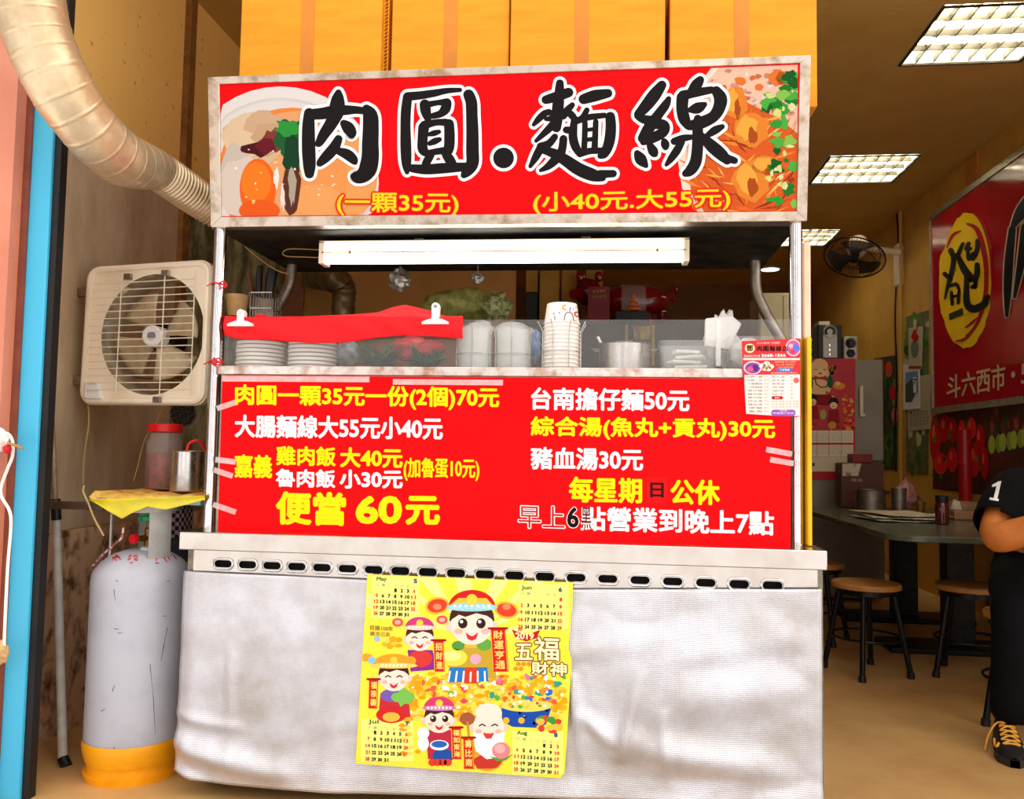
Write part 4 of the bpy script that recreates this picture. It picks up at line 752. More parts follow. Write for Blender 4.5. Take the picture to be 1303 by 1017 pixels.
tag(MB().box(tuple(aty(324, 407, 2.47)), tuple(aty(337, 400, 2.47)+V((0, .03, 0)))).build('red_cloth_fold', mat('red_fabric', '#f80a14'), at=aty(330, 404, 2.47), bevel=.004), 'small red cloth lump behind the left bulldog clip', 'cloth')
def clip(lab, x, y, wpx, hpx, roll):
    Yc = 2.408; t = thing('bulldog_clip', lab, 'clip', aty(x, y, Yc), 'bulldog clips on the red cloth'); M_ = mat('white_clip', '#fbf8f2', .3, .3, noise=(20, .4, .7), col2='#ece4d8')
    a_, b_ = aty(x-wpx/2, y, Yc), aty(x+wpx/2, y, Yc); h = aty(x, y-hpx, Yc).z-a_.z
    m = MB(); zz = a_.z; cx_ = (a_.x+b_.x)/2; hw_ = (b_.x-a_.x)/2
    m.add([(cx_-hw_, Yc-.008, zz), (cx_+hw_, Yc-.008, zz), (cx_+hw_, Yc-.008, zz+.007), (cx_-hw_, Yc-.008, zz+.007), (cx_-hw_*.45, Yc-.003, zz+.017), (cx_+hw_*.45, Yc-.003, zz+.017), (cx_-hw_, Yc+.0155, zz), (cx_+hw_, Yc+.0155, zz), (cx_+hw_, Yc+.0155, zz+.007), (cx_-hw_, Yc+.0155, zz+.007), (cx_-hw_*.45, Yc+.013, zz+.017), (cx_+hw_*.45, Yc+.013, zz+.017)],
          [(0, 1, 2, 3), (3, 2, 5, 4), (7, 6, 9, 8), (8, 9, 10, 11), (4, 5, 11, 10), (0, 3, 9, 6), (1, 7, 8, 2), (3, 4, 10, 9), (2, 8, 11, 5), (0, 6, 7, 1)])
    m.build('jaw', M_, t, smooth=False, bevel=.0015)
    hz = zz+.014; top_ = zz+h
    for y0 in (-.006, .0125):
        zt_ = top_-.0125; m = MB().add([(cx_+u, Yc+y0+w, z_) for w in (0, .003) for u, z_ in [(-.012, hz), (.012, hz), (.0105, hz+.012)]+[(.0115*math.cos(a_), zt_+.0115*math.sin(a_)) for a_ in [i*pi/14 for i in range(15)]]+[(-.0105, hz+.012)]], [tuple(range(19))[::-1], tuple(range(19, 38))]+[(i, (i+1) % 19, 19+(i+1) % 19, 19+i) for i in range(19)])
        for i in range(19): m.v[i].x, m.v[19+i].x = m.v[i].x, m.v[19+i].x
        m.build('handle', M_, t, smooth=False)
    MB().cyl((cx_, Yc-.0075, top_-.0125), (cx_, Yc-.0061, top_-.0125), .005 if roll else .0018, n=16).build('rivet', STEELD, t)
clip('white bulldog clip at the left end of the red cloth', 306.5, 415.5, 33, 22, False); clip('white bulldog clip with a round hole near the right end of the red cloth', 554, 413, 34, 28, True)
# ------------------------------------------------------------------ boxes on the cart roof
def carton(name, lab, xa, xb_, ya, Y, h, d, extra=0):
    pa, pb_ = aty(xa, 90, Y).x, aty(xb_, 90, Y).x; z0 = HZ1+.002; t = thing(name, lab, 'box', ((pa+pb_)/2, Y+d/2, z0), 'cardboard cartons on the cart roof')
    b_ = MB().box((pa, Y, z0), (pb_, Y+d, z0+h)).build('carton', CARD, t, bevel=.004)
    xm = aty(ya, 60, Y).x; MB().box((xm-.022, Y-.0012, z0+.002), (xm+.022, Y-.0002, z0+h)).box((xm-.022, Y-.0012, z0+h), (xm+.022, Y+d, z0+h+.001)).build('tape', TAPE, t)
    return pa, pb_, z0
carton('cardboard_box', 'yellow cardboard carton on the cart roof, leftmost of four, beside the duct', 304, 484, 391, 2.53, .42, .40)
carton('cardboard_box', 'yellow cardboard carton on the cart roof, second from left, with exposed corrugated edge', 497, 647, 573, 2.54, .44, .40)
carton('cardboard_box', 'yellow cardboard carton on the cart roof, third from left, edged by a black gap', 648.5, 846, 740, 2.525, .43, .40)
carton('cardboard_box', 'yellow cardboard carton on the cart roof, rightmost of four', 852, 1040, 944, 2.535, .42, .40)
m = MB(); pa, pb_ = aty(487.5, 60, 2.55).x, aty(494, 60, 2.55).x
m.box((pa, 2.55, HZ1+.002), (pa+.003, 2.95, HZ1+.42)); m.box((pb_-.003, 2.55, HZ1+.002), (pb_, 2.95, HZ1+.42))
for k in range(34): zz = HZ1+.006+k*.012; m.add([(pa+.003, 2.552, zz), (pb_-.003, 2.552, zz+.008), (pb_-.003, 2.552, zz+.011), (pa+.003, 2.552, zz+.003), (pa+.003, 2.6, zz), (pb_-.003, 2.6, zz+.008), (pb_-.003, 2.6, zz+.011), (pa+.003, 2.6, zz+.003)], [(0, 1, 2, 3), (3, 2, 6, 7), (0, 4, 5, 1)])
tag(m.build('cardboard_pad', CARD, at=(pa, 2.6, HZ1+.002), smooth=False), 'upright corrugated cardboard pad between the first two cartons', 'cardboard')
# ------------------------------------------------------------------ left side: duct, fan, shelf, gas cylinder
dp = smoothpts([(*aty(8, -130, 1.92), .092), (*aty(32, -30, 1.96), .088), (*aty(48, 45, 2.00), .084), (*aty(78, 112, 2.05), .082), (*aty(116, 166, 2.14), .080), (*aty(152, 200, 2.26), .080), (*aty(178, 210, 2.36), .073), (*aty(200, 217, 2.45), .062), (*aty(238, 243, 2.58), .061), (*aty(266, 262, 2.66), .060), (*aty(300, 282, 2.72), .060)], 20)
m = MB(); pts, rs = [], []
acc = 0
for i, q in enumerate(dp):
    p = V(q[:3]); 
    if i: acc += (p-pts[-1]).length
    ph = acc/.0125; amp = .0028 if i > 112 else .0016; pts.append(p); rs.append(q[3]+amp*math.sin(2*pi*ph)+(.004*NZ.noise(p*9)))
# resample finer
fp_, fr_, ac = [], [], [0]
for i in range(1, len(pts)): ac.append(ac[-1]+(pts[i]-pts[i-1]).length)
for k in range(560):
    d_ = ac[-1]*k/559; i = max(j for j in range(len(ac)) if ac[j] <= d_+1e-9); i = min(i, len(ac)-2); t_ = (d_-ac[i])/(ac[i+1]-ac[i]); p = pts[i].lerp(pts[i+1], t_); q = dp[i][3]*(1-t_)+dp[i+1][3]*t_
    w_ = min(1, max(0, (d_-ac[-1]*.735)/.03)); w2 = min(1, max(0, (d_-ac[-1]*.735)/.03)); e = (.0012+.0022*w_)*math.sin(2*pi*d_/.0150) if w2 > 0 else 0
    e += .0016*(abs((d_/.052) % 1-.5) < .07)*(1-w_)
    fp_.append(p); fr_.append(q+e*max(w2, .8 if not w2 else w2)+.0035*NZ.noise(p*11)*(1-w_))
m.tube(fp_, fr_, 34, False)
DUCT = mat('foil_duct', '#e2cca8', .30, .6, noise=(8, .35, .7), col2='#c4a478', rvar=.15, bump=('noise', 45, .35, .004))
tag(m.build('duct', DUCT, at=aty(124, 164, 2.16), ang=80), 'large wrinkled silver foil duct curving down from the top left corner', 'duct')
# exhaust fan
FYY = 2.68
Q = [aty(113, 340, FYY), aty(270, 330, FYY), aty(263, 516, FYY), aty(102, 515, FYY)]
def F(u, v, w=0): return (Q[0]*(1-u)+Q[1]*u)*(1-v)+(Q[3]*(1-u)+Q[2]*u)*v+V((0, w, 0))
fan = thing('exhaust_fan', 'cream square exhaust fan with wire grille left of the cart', 'fan', F(.5, .5, .05))
vs_, fs_ = plate(rrect(.5, .5, .5, .5, .09, 8), [[(.548+.41*math.cos(2*pi*k/48), .505+.425*math.sin(2*pi*k/48)) for k in range(48)]], .03)
MB().add([F(x, y, z+.015) for x, y, z in vs_], [f[::-1] for f in fs_]).build('frame', CREAM, fan, smooth=False, bevel=.002)
rim = rrect(.5, .5, .475, .475, .075, 8); MB().tube([F(x, y, -.004) for x, y in rim+rim[:2]], .0105, 8).build('rim', CREAM, fan)
lip_ = [(.548+.41*math.cos(2*pi*k/48), .505+.425*math.sin(2*pi*k/48)) for k in range(49)]
mm = MB(); n_ = 49; mm.add([F(x, y, w) for w in (.0, .14) for x, y in lip_], [(i, i+1, n_+i+1, n_+i) for i in range(48)]); mm.build('shroud', mat('fan_shroud', '#c8b496', .5, noise=(9, .4, .7), col2='#a08c6c'), fan)
GR = mat('cream_wire', '#f6e8cc', .4, .1, noise=(20, .4, .7), col2='#e8d4b0')
for k in range(16):
    v_ = .14+k*.0505; MB().tube([F(.075, v_, -.024), F(.9, v_, -.024)], .0019, 6).build('grille_wire', GR, fan)
for u_ in (.075, .315, .66, .9): MB().tube([F(u_, .085, -.027), F(u_, .94, -.027)], .0021, 6).build('grille_wire', GR, fan)
MB().lathe([(0, -.004), (.031, -.004), (.036, .0), (.0375, .05), (0, .05)], F(.545, .515, .0), 32, 'Y').build('hub', WHITEP, fan)
MB().lathe([(0, -.0055), (.0145, -.0055), (.0155, -.004), (0, -.004)], F(.545, .515, .0), 24, 'Y').build('hub_badge', mat('grey_badge', '#8c8690', .4, noise=(20, .4, .7), col2='#7c7680'), fan)
BL = mat('fan_blade', '#d4bf98', .35, .2, noise=(7, .35, .7), col2='#a88c64')
hc = F(.545, .515, .03)
for k in range(4):
    a_ = k*pi/2+.55; mm = MB()
    def blade(u, v): rr = .03+.122*v; an = a_+(u-.5)*(.9+.25*v); return hc+V((rr*math.cos(an), .035*(u-.5)+.012, rr*math.sin(an)))
    mm.grid(blade, 8, 6); mm.build('blade', BL, fan, solid=.002)
MB().cyl(hc+V((0, .03, 0)), hc+V((0, .12, 0)), .05, n=24).build('motor', DARKM, fan)
mm = MB(); mm.hexa([F(.05, .96, -.02), F(.19, .96, -.02), F(.19, .96, .0), F(.05, .96, .0), F(.05, .84, -.02), F(.15, .84, -.02), F(.15, .84, .0), F(.05, .84, .0)]); mm.build('switch_box', WHITEP, fan, bevel=.003)
for u_, v_ in ((.36, .1), (.66, .09), (.64, .965)): MB().box(F(u_-.03, v_+.02, -.03), F(u_+.03, v_-.02, -.018)).build('clip', STEELD, fan, bevel=.002)
MB().box((XL+.006, FYY+.03, F(0, .2).z), (F(.03, .5).x, FYY+.05, F(0, .2).z+.03)).build('bracket', STEELD, fan); MB().box((XL+.006, FYY+.03, F(0, .85).z), (F(.03, .5).x, FYY+.05, F(0, .85).z+.03)).build('bracket', STEELD, fan)
cordm = mat('tan_cord', '#a88450', .5)
tag(MB().tube(smoothpts([aty(*p, 2.70) for p in ((112, 514), (113, 540), (107, 580), (106, 615))], 6), .0026, 6).build('fan_cord', mat('beige_cord', '#c8a468', .5, noise=(20, .4, .7), col2='#b89458'), at=aty(112, 540, 2.7)), 'beige cord hanging straight below the left corner of the exhaust fan', 'cord')
tag(MB().tube(smoothpts([aty(*p, 2.78) for p in ((207, 514), (200, 535), (184, 560), (175, 595), (170, 612))], 6), .002, 6).build('fan_cord', mat('beige_cord', '#c8a468', .5), at=aty(195, 540, 2.78)), 'thin beige cord slanting down from the middle of the exhaust fan', 'cord')
# shelf board with cloth
zsf = aty(180, 634, 2.45).z
sxa, sxb = aty(118, 640, 2.42).x, aty(262, 640, 2.42).x-.02
MB
shf = thing('wall_shelf', 'grey blue shelf board above the gas cylinder under a yellow cloth', 'shelf', ((sxa+sxb)/2, 2.6, zsf-.02))
MB().box((sxa, 2.42, zsf-.016), (sxb, 2.90, zsf)).build('board', mat('grey_blue_board', '#8ca4a4', .5, noise=(9, .4, .7), col2='#74888a'), shf, bevel=.002)
MB().box((XL+.008, 2.44, zsf-.04), (sxa+.02, 2.46, zsf-.016)).build('bracket', STEELD, shf); MB().box((XL+.008, 2.84, zsf-.04), (sxa+.02, 2.86, zsf-.016)).build('bracket', STEELD, shf)
YC = mat('yellow_cloth', '#f4c858', .7, noise=(26, .45, .6), col2='#e08a40', bump=('noise', 90, .3, .003))
def tcl(u, v):
    x = sxa-.008+(sxb-sxa+.004)*u; y = 2.412+.40*v; w_ = .004*NZ.noise(V((x*22, y*14, 1)))+.003*math.sin(x*60+y*9); z = zsf+.009+w_
    if v < .06: z -= .018*(1-v/.06)*(1-.75*u)
    if u < .05: z += .008*(1-u/.05)
    return V((x, y, z))
tag(MB().grid(tcl, 60, 30).build('shelf_cloth', YC, at=((sxa+sxb)/2, 2.6, zsf), solid=.004, ang=80), 'frayed yellow and orange cloth spread on the shelf above the gas cylinder', 'cloth')
YB_ = mat('yellow_film', '#f2d818', .4, alpha=.93, noise=(9, .4, .7), col2='#d8c840', bump=('noise', 30, .4, .004))
def yb(u, v):
    px = 112+148*u; top = 636-5*u; bot = interp([0, .1, .28, .36, .5, .66, .8, 1], [632, 641, 657, 650, 641, 645, 640, 632], u)+4
    p = aty(px, top+(bot-top)*v, 2.362+.006*math.sin(v*pi)); p.y += .006*v*v+.0015*math.sin(u*30); return p
tag(MB().grid(yb, 40, 8).build('plastic_sheet', YB_, at=aty(180, 640, 2.42), solid=.001, ang=80), 'yellow plastic sheet sagging under the shelf board edge above the cylinder', 'plastic sheet')
tag(MB().tube(smoothpts([aty(*p, 2.395) for p in ((107, 618), (106, 626), (112, 640), (120, 660), (132, 682))], 5), .003, 6).build('tie_cord', mat('beige_cord', '#c8a468', .5), at=aty(112, 640, 2.4)), 'beige tie cord dangling from the left corner of the shelf cloth', 'cord')
# jar, pot and colander on the shelf
js = thing('storage_jar', 'clear jar with a red screw lid on the shelf left of the cart', 'jar', aty(207, 618, 2.70)*1)
jx, jz = aty(208, 600, 2.70).x, zsf+.016; jr = .058; jt = aty(208, 545, 2.70).z
js.location = (jx, 2.70, jz)
bpy.context.view_layer.update()
MB().lathe([(0, 0), (jr-.004, 0), (jr, .006), (jr, jt-jz-.05), (jr-.008, jt-jz-.03), (jr-.008, jt-jz-.016)], (jx, 2.70, jz), 32).build('glass', mat('jar_glass', '#c8b8ac', .08, alpha=.3, noise=(9, .4, .7), col2='#b8a498'), js)
MB().lathe([(0, .003), (jr-.006, .003), (jr-.005, .006), (jr-.005, (jt-jz)*.58), (0, (jt-jz)*.60)], (jx, 2.70, jz), 28).build('red_contents', mat('chili_red', '#a01414', .5, noise=(40, .45, .6), col2='#4c0808'), js)
m = MB(); n_ = 40
m.lathe([(0, .002), (jr-.004, .002), (jr-.001, -.001), (jr-.001, -.024), (jr-.003, -.026), (0, -.026)], (jx, 2.70, jt+.012), 40); m.build('lid', mat('red_lid', '#e01818', .35, noise=(9, .4, .7), col2='#cc1010'), js)
xq = aty(238, 600, 2.60).x; hq = aty(238, 574, 2.54).z-(zsf+.016); kp = thing('steel_pot', 'steel pot with red handles on the shelf half hidden by the cart post', 'pot', (xq, 2.60, zsf+.016)); rq = .052
MB().lathe([(0, 0), (rq-.003, 0), (rq, .004), (rq, hq-.003), (rq+.003, hq), (rq-.001, hq), (rq-.003, hq-.004), (rq-.003, .006), (0, .006)], (xq, 2.60, zsf+.016), 36).build('body', STEEL, kp)
MB().tube(smoothpts([(xq+.018, 2.56, zsf+.016+hq), (xq+.025, 2.56, zsf+.016+hq+.024), (xq+.05, 2.57, zsf+.016+hq+.034), (xq+.06, 2.60, zsf+.016+hq+.002)], 6), .005, 8).build('handle', mat('red_lid', '#e01818', .35), kp)
col_ = thing('strainer', 'dark round wire strainer hanging behind the red lidded jar', 'strainer', aty(233, 528, 2.95))
c0 = aty(233, 526, 2.95); MB().lathe([(.0, .03), (.03, .022), (.048, .004), (.05, 0)], c0, 24, 'Y').build('mesh_bowl', mat('mesh', '#5c564c', .5, .7, noise=(120, .45, .55), col2='#1c1a18'), col_, solid=.001); MB().tube([c0+V((.052*math.cos(2*pi*k/24), 0, .052*math.sin(2*pi*k/24))) for k in range(25)], .003, 6).build('rim', STEELD, col_); MB().tube([c0+V((0, 0, .05)), c0+V((.0, .01, .12)), V((XL+.0065, c0.y+.03, c0.z+.14))], .004, 8).build('handle', STEELD, col_)
# gas cylinder
GY = 2.475; gr = .145; gx = aty(115, 850, 2.46).x+gr*1.02
gas = thing('gas_cylinder', 'tall grey gas cylinder with a yellow base and green valve wheel', 'gas cylinder', (gx, GY, 0))
zt = aty(187, 703, 2.43).z-.012; zy = aty(175, 970, 2.33).z
GREY = mat('grey_paint', '#bab8be', .38, noise=(4, .45, .75), col2='#a29ea8', spec=.4)
prof = [(0, .06), (gr*.8, .06), (gr*.97, .085), (gr, .12), (gr, zt-.075)]+[(gr*math.cos(t*pi/2/8)*1.0, zt-.075+.095*math.sin(t*pi/2/8)) for t in range(1, 9)]
MB().lathe(prof, (gx, GY, 0), 48).build('tank', GREY, gas)
zc_ = zy
MB().lathe([(gr-.002, .02), (gr-.006, 0.0), (gr-.012, 0), (gr-.012, .03), (gr*.93, .055), (gr*.95, .06)], (gx, GY, 0), 48).lathe([(gr*.95, .05), (gr+.0015, .082), (gr+.004, .10), (gr+.0015, .115), (gr+.001, zc_)], (gx, GY, 0), 48).build('foot', mat('yellow_paint', '#fba80c', .35, noise=(6, .5, .75), col2='#e08c08'), gas)
col_p = MB(); a0s = [(math.radians(196), math.radians(212)), (math.radians(308), math.radians(352)), (math.radians(70), math.radians(130))]
zc0, zc1 = zt-.055, zsf-.022; rcol = gr*.67
for q0, q1 in a0s:
    n_ = 14; vsx = []
    for rr in (rcol, rcol-.005):
        for zz in (zc0, zc1):
            vsx += [(gx+rr*math.cos(q0+(q1-q0)*i/n_), GY+rr*math.sin(q0+(q1-q0)*i/n_), zz) for i in range(n_+1)]
    k_ = n_+1; fs_ = []
    for i in range(n_): fs_ += [(i, i+1, k_+i+1, k_+i), (2*k_+i+1, 2*k_+i, 3*k_+i, 3*k_+i+1), (k_+i, k_+i+1, 3*k_+i+1, 3*k_+i), (i+1, i, 2*k_+i, 2*k_+i+1)]
    fs_ += [(0, k_, 3*k_, 2*k_), (n_, 2*k_+n_, 3*k_+n_, k_+n_)]
    col_p.add(vsx, fs_)
col_p.lathe([(rcol-.006, zc1-.018), (rcol+.002, zc1-.018), (rcol+.002, zc1), (rcol-.006, zc1), (rcol-.006, zc1-.018)], (gx, GY, 0), 40)
col_p.build('collar', mat('grey_collar', '#a8a49c', .45, noise=(7, .45, .7), col2='#8c877e'), gas)
vx = aty(188, 690, GY-.01).x; VY = GY-.01
MB().lathe([(0, 0), (.022, 0), (.022, .022), (.016, .026), (0, .026)], (vx, VY, zt+.0), 24).build('neck', mat('white_collar', '#d8d4cc', .5, noise=(12, .4, .7), col2='#bcb8ae'), gas)
vv = MB().lathe([(0, 0), (.011, 0), (.011, .02), (.008, .03), (.011, .034), (.011, .056), (.006, .06), (.006, .085), (0, .085)], (vx, VY, zt+.024), 16).tube([(vx, VY, zt+.05), (vx-.02, VY-.035, zt+.052)], .010, 12).tube([(vx, VY, zt+.05), (vx+.045, VY+.005, zt+.046)], .009, 12).build('valve', mat('brass', '#8c6428', .35, .8, noise=(15, .4, .7), col2='#5c3c14'), gas)
pz = (vx-.021, VY-.037, zt+.052); MB().tube([(pz[0]+.001, pz[1]+.004, pz[2]), (pz[0]-.003, pz[1]-.010, pz[2])], .0145, 18).build('red_cap', mat('red_cap', '#d8141c', .4, noise=(15, .4, .7), col2='#c01018'), vv)
m = MB(); n_ = 40
for sg in (0, 1): pass
ring = [(.030*(1+.07*math.cos(8*2*pi*k/48))) for k in range(48)]
zw = zt+.105
m.add([(vx+r_*math.cos(2*pi*k/48), VY+r_*math.sin(2*pi*k/48), z_) for z_ in (zw, zw+.014) for k, r_ in enumerate(ring)], [(k, (k+1) % 48, 48+(k+1) % 48, 48+k) for k in range(48)]+[tuple(range(48))[::-1], tuple(range(48, 96))]); m.lathe([(.0, .013), (.012, .013), (.010, .028), (0, .028)], (vx, VY, zw), 16)
m.build('handwheel', mat('green_wheel', '#0c9454', .4, noise=(15, .4, .7), col2='#087844'), gas, bevel=.002)
# worn red paint letters: dashes wrapped on the shoulder
def onshoulder(px, py):
    d = ray(px, py); best = None
    for i in range(400):
        t = (2.2+i*.0015)/d.y; p = CAM+d*t; rr = math.hypot(p.x-gx, p.y-GY)
        zz = p.z
        R_ = gr if zz < zt-.075 else (gr*math.sqrt(max(0, 1-((zz-zt+.075)/.095)**2)) if zz < zt+.02 else 0)
        if rr <= R_+.0006: best = p; break
    return best
m = MB(); 
for seg in ((143, 710, 153, 709), (149, 706, 143, 714), (149, 707, 154, 713), (147, 712, 149, 714), (164, 709, 168, 706), (163, 713, 167, 710), (170, 709, 175, 706), (171, 713, 176, 708), (166, 717, 169, 716), (173, 714, 176, 712), (198, 708, 202, 708), (202, 709, 198, 714), (198, 717, 203, 717), (210, 706, 208, 711), (209, 710, 213, 716), (214, 709, 217, 714), (221, 707, 225, 713), (226, 706, 230, 713), (231, 706, 231, 712)):
    x0, y0, x1, y1 = seg; dx, dy = x1-x0, y1-y0; L_ = math.hypot(dx, dy); nx, ny = -dy/L_*.9, dx/L_*.9
    ps = [onshoulder(*q) for q in ((x0-nx, y0-ny), (x1-nx*.5, y1-ny*.5), (x1+nx*.5, y1+ny*.5), (x0+nx, y0+ny))]
    if all(ps): m.add([p-V((0, .0012, -.0012)) for p in ps], [(0, 1, 2, 3)])
m.build('red_marking', ink('#d42424'), gas, smooth=False)
m = MB()
for seg in ((145, 800, 152, 801), (150, 806, 156, 805), (213, 799, 209, 820), (209, 820, 205, 841), (207, 784, 213, 784), (145, 750, 147, 765), (191, 845, 195, 885), (195, 885, 198, 935), (143, 880, 146, 872), (129, 905, 134, 902), (145, 950, 147, 965), (148, 738, 151, 741), (213, 740, 217, 739)):
    x0, y0, x1, y1 = seg; dx, dy = x1-x0, y1-y0; L_ = math.hypot(dx, dy); nx, ny = -dy/L_*.45, dx/L_*.45
    ps = [onshoulder(*q) for q in ((x0-nx, y0-ny), (x1-nx*.5, y1-ny*.5), (x1+nx*.5, y1+ny*.5), (x0+nx, y0+ny))]
    if all(ps): m.add([p-V((0, .0008, 0)) for p in ps], [(0, 1, 2, 3)])
m.build('scratch', ink('#4c4650'), gas, smooth=False)
rp_ = [aty(*p, y_) for p, y_ in (((157, 672), 2.37), ((155, 684), 2.36), ((147, 692), 2.36), ((135, 702), 2.365), ((124, 713), 2.385), ((117, 722), 2.40))]
tag(MB().tube(smoothpts(rp_, 6), .0035, 8).build('twisted_cord', mat('red_white_cord', '#c8a8a0', .6, noise=(90, .45, .55), col2='#7c2420'), at=rp_[2]), 'twisted red and white cord lying over the shoulder of the gas cylinder', 'cord')
bg_ = thing('carrier_bag', 'checked purple and white bag with a grey bottom standing behind the gas valve', 'bag', aty(205, 690, 2.72))
bb0, bb1 = aty(196, 693, 2.70), aty(232, 645, 2.70)
MB().box((bb0.x, 2.70, .0), (bb1.x, 2.80, bb0.z+.02)).build('bottom', mat('slate_box', '#5c687c', .6, noise=(9, .4, .7), col2='#4c5668'), bg_, bevel=.006)
m = mat('checked', '#e4d4dc', .6); N_, L_ = m.node_tree.nodes, m.node_tree.links; ck = N_.new('ShaderNodeTexChecker'); ck.inputs['Scale'].default_value = 70; ck.inputs['Color1'].default_value = lin('#5c1c3c'); ck.inputs['Color2'].default_value = lin('#e8dce4'); tq = N_.new('ShaderNodeTexCoord'); L_.new(tq.outputs['Object'], ck.inputs[0]); L_.new(ck.outputs[0], N_['Principled BSDF'].inputs['Base Color'])
MB().box((bb0.x+.002, 2.702, bb0.z+.02), (bb1.x-.002, 2.79, bb1.z)).build('body', m, bg_, bevel=.01)
# pole
pp = [aty(64, 470, 2.56), aty(70, 640, 2.54), aty(72, 662, 2.54), aty(80, 965, 2.48), aty(82, 1030, 2.47)]
pp[-1].z = .002
mop = thing('mop_pole', 'long grey pole with black joint leaning by the blue door post', 'pole', pp[-1])
MB().cyl(pp[0], pp[1], .0075, .0095, 16).build('upper_tube', mat('worn_pole', '#a8947c', .5, .2, noise=(18, .4, .65), col2='#7c5c3c'), mop); MB().cyl(pp[1]+V((0, -.0, .012)), pp[2], .016, .015, 18).build('joint', BLACK, mop); MB().cyl(pp[2], pp[3], .0125, .0145, 16).build('lower_tube', mat('grey_pole', '#c8c0b4', .45, noise=(14, .4, .7), col2='#aca294'), mop); MB().cyl(pp[3], pp[4], .0165, .017, 16).build('foot', BLACK, mop)
# rope by the door post
rpe = [aty(*p, 2.16) for p in ((0, 552), (10, 552), (16, 562), (16, 580), (10, 596), (2, 618), (2, 632), (12, 650), (14, 670), (10, 720), (7, 780), (5, 830))]
tag(MB().tube(smoothpts(rpe, 6), .0042, 8).build('hanging_rope', mat('white_cord', '#fbf4ec', .6, noise=(30, .4, .7), col2='#ece0d0'), at=rpe[4]), 'white cord hanging in a curve along the left door frame', 'cord')
rp3 = thing('rope_knot', 'knotted bundle of white and brown rope on the left door frame', 'rope', aty(5, 565, 2.15))
MB().ball(aty(1, 560, 2.15), (.022, .016, .028), 14, 10, .5, 2).build('knot', mat('white_cord', '#fbf4ec', .6), rp3); MB().ball(aty(9, 572, 2.14), (.012, .01, .012), 12, 8, .4, 4).build('red_tie', mat('red_cap', '#d8141c', .4), rp3); MB().tube([aty(10, 564, 2.14), aty(20, 567, 2.135), aty(29, 571, 2.14)], .004, 6).build('twig', mat('twig', '#b88040', .6), rp3)
bagblob('rope_bundle', 'small tan rope bundle low on the left frame edge', aty(1, 832, 2.16), (.02, .014, .028), mat('tan_rope', '#d8b078', .7, noise=(40, .4, .7), col2='#b08850'), 12, .5, 'rope')
# things tied to the left post, utensils and pipes behind
TIE = mat('red_string', '#d81c24', .6, noise=(40, .4, .7), col2='#b8141c')
for px, py, nm in ((277, 362, 'red string tied round the upper left cart post'), (268, 461, 'red string knot on the left cart post beside the rail')):
    c = aty(px, py, 2.43); c.x = CX; m = MB(); fw = V((0, -.012, .004)) if py > 400 else V((0, 0, 0))
    m.tube([c+V((.0215*math.cos(2*pi*k/20), .0215*math.sin(2*pi*k/20), .002*math.sin(k))) for k in range(21)], .0022, 6)
    m.tube(smoothpts([c+fw+V((.012, -.021, 0)), c+fw+V((.03, -.026, .004)), c+fw+V((.038, -.024, -.010)), c+fw+V((.022, -.026, -.016)), c+fw+V((.014, -.024, -.004))], 5), .0022, 6); m.tube([c+fw+V((.014, -.022, 0)), c+fw+V((.04, -.028, -.012))], .0018, 6); m.tube([c+V((-.010, -.022, 0)), c+V((-.026, -.026, -.010))], .0018, 6)
    if py > 400: m.ball(c+V((.012, -.034, -.002)), (.009, .006, .012), 12, 8, .3, 2)
    tag(m.build('red_string', TIE, at=c), nm, 'string')
uh = thing('utensil_basket', 'black wire basket of dark handled knives behind the left post', 'basket', aty(330, 400, 2.86))
m = MB()
zb0, zb1 = aty(330, 412, 2.80).z, aty(330, 372, 2.80).z
xu0, xu1 = aty(318, 400, 2.80).x, aty(345, 400, 2.80).x
for k in range(9): x_ = xu0+(xu1-xu0)*k/8; m.tube([(x_, 2.80, zb0), (x_, 2.80, zb1)], .0015, 5); m.tube([(x_, 2.88, zb0), (x_, 2.88, zb1)], .0015, 5)
for z_ in (zb0, (zb0+zb1)/2, zb1): m.tube([(xu0, 2.80, z_), (xu1, 2.80, z_), (xu1, 2.88, z_), (xu0, 2.88, z_), (xu0, 2.80, z_)], .002, 5)
m.build('wire_body', WIRE, uh); MB().box((xu0, 2.89, zb0-.05), (xu0+.02, 2.93, zb1)).build('hook', DARKM, uh)
for k, (xa, ya, xb2, yb2, w_, lab, cc) in enumerate(((331, 338, 327, 405, .012, 'tall black handled knife, left one in the wire basket', BLACK), (347, 342, 338, 405, .020, 'wide black cleaver handle, right one in the wire basket', BLACK), (316, 348, 324, 400, .008, 'brown handled spatula leaning left of the black knives', mat('brown_handle', '#6c3c1c', .5)), (318, 372, 316, 405, .006, 'thin steel skimmer handle left of the brown spatula', STEELD))):
    a_, b_ = aty(xa, ya, 2.84), aty(xb2, yb2, 2.84); u_ = thing('kitchen_knife' if k < 2 else 'spatula', lab, 'utensil', b_)
    MB().tube([a_, a_.lerp(b_, .15), a_.lerp(b_, .6)], [w_*.85, w_, w_*.8], 10).build('handle', cc, u_); MB().box(b_+V((-w_, -.001, 0)), a_.lerp(b_, .6)+V((w_, .001, 0))).build('blade', STEELD, u_)
bw = aty(298, 398, 2.78); tag(MB().lathe([(0, 0), (.030, 0), (.042, .075), (.039, .075), (.028, .004), (0, .004)], (bw.x, 2.80, bw.z-.01), 28).build('tan_cup', mat('tan_plastic', '#d0a468', .5, noise=(9, .4, .7), col2='#b48c54'), at=(bw.x, 2.8, bw.z-.01)), 'tan plastic cup beside the left post, behind the red cloth', 'cup')
dk = smoothpts([(*aty(398, 352, 4.59), .06), (*aty(402, 352, 3.8), .06), (*aty(425, 355, 3.6), .06), (*aty(437, 368, 3.6), .056), (*aty(437, 392, 3.6), .052), (*aty(437, 470, 3.6), .05)], 8)
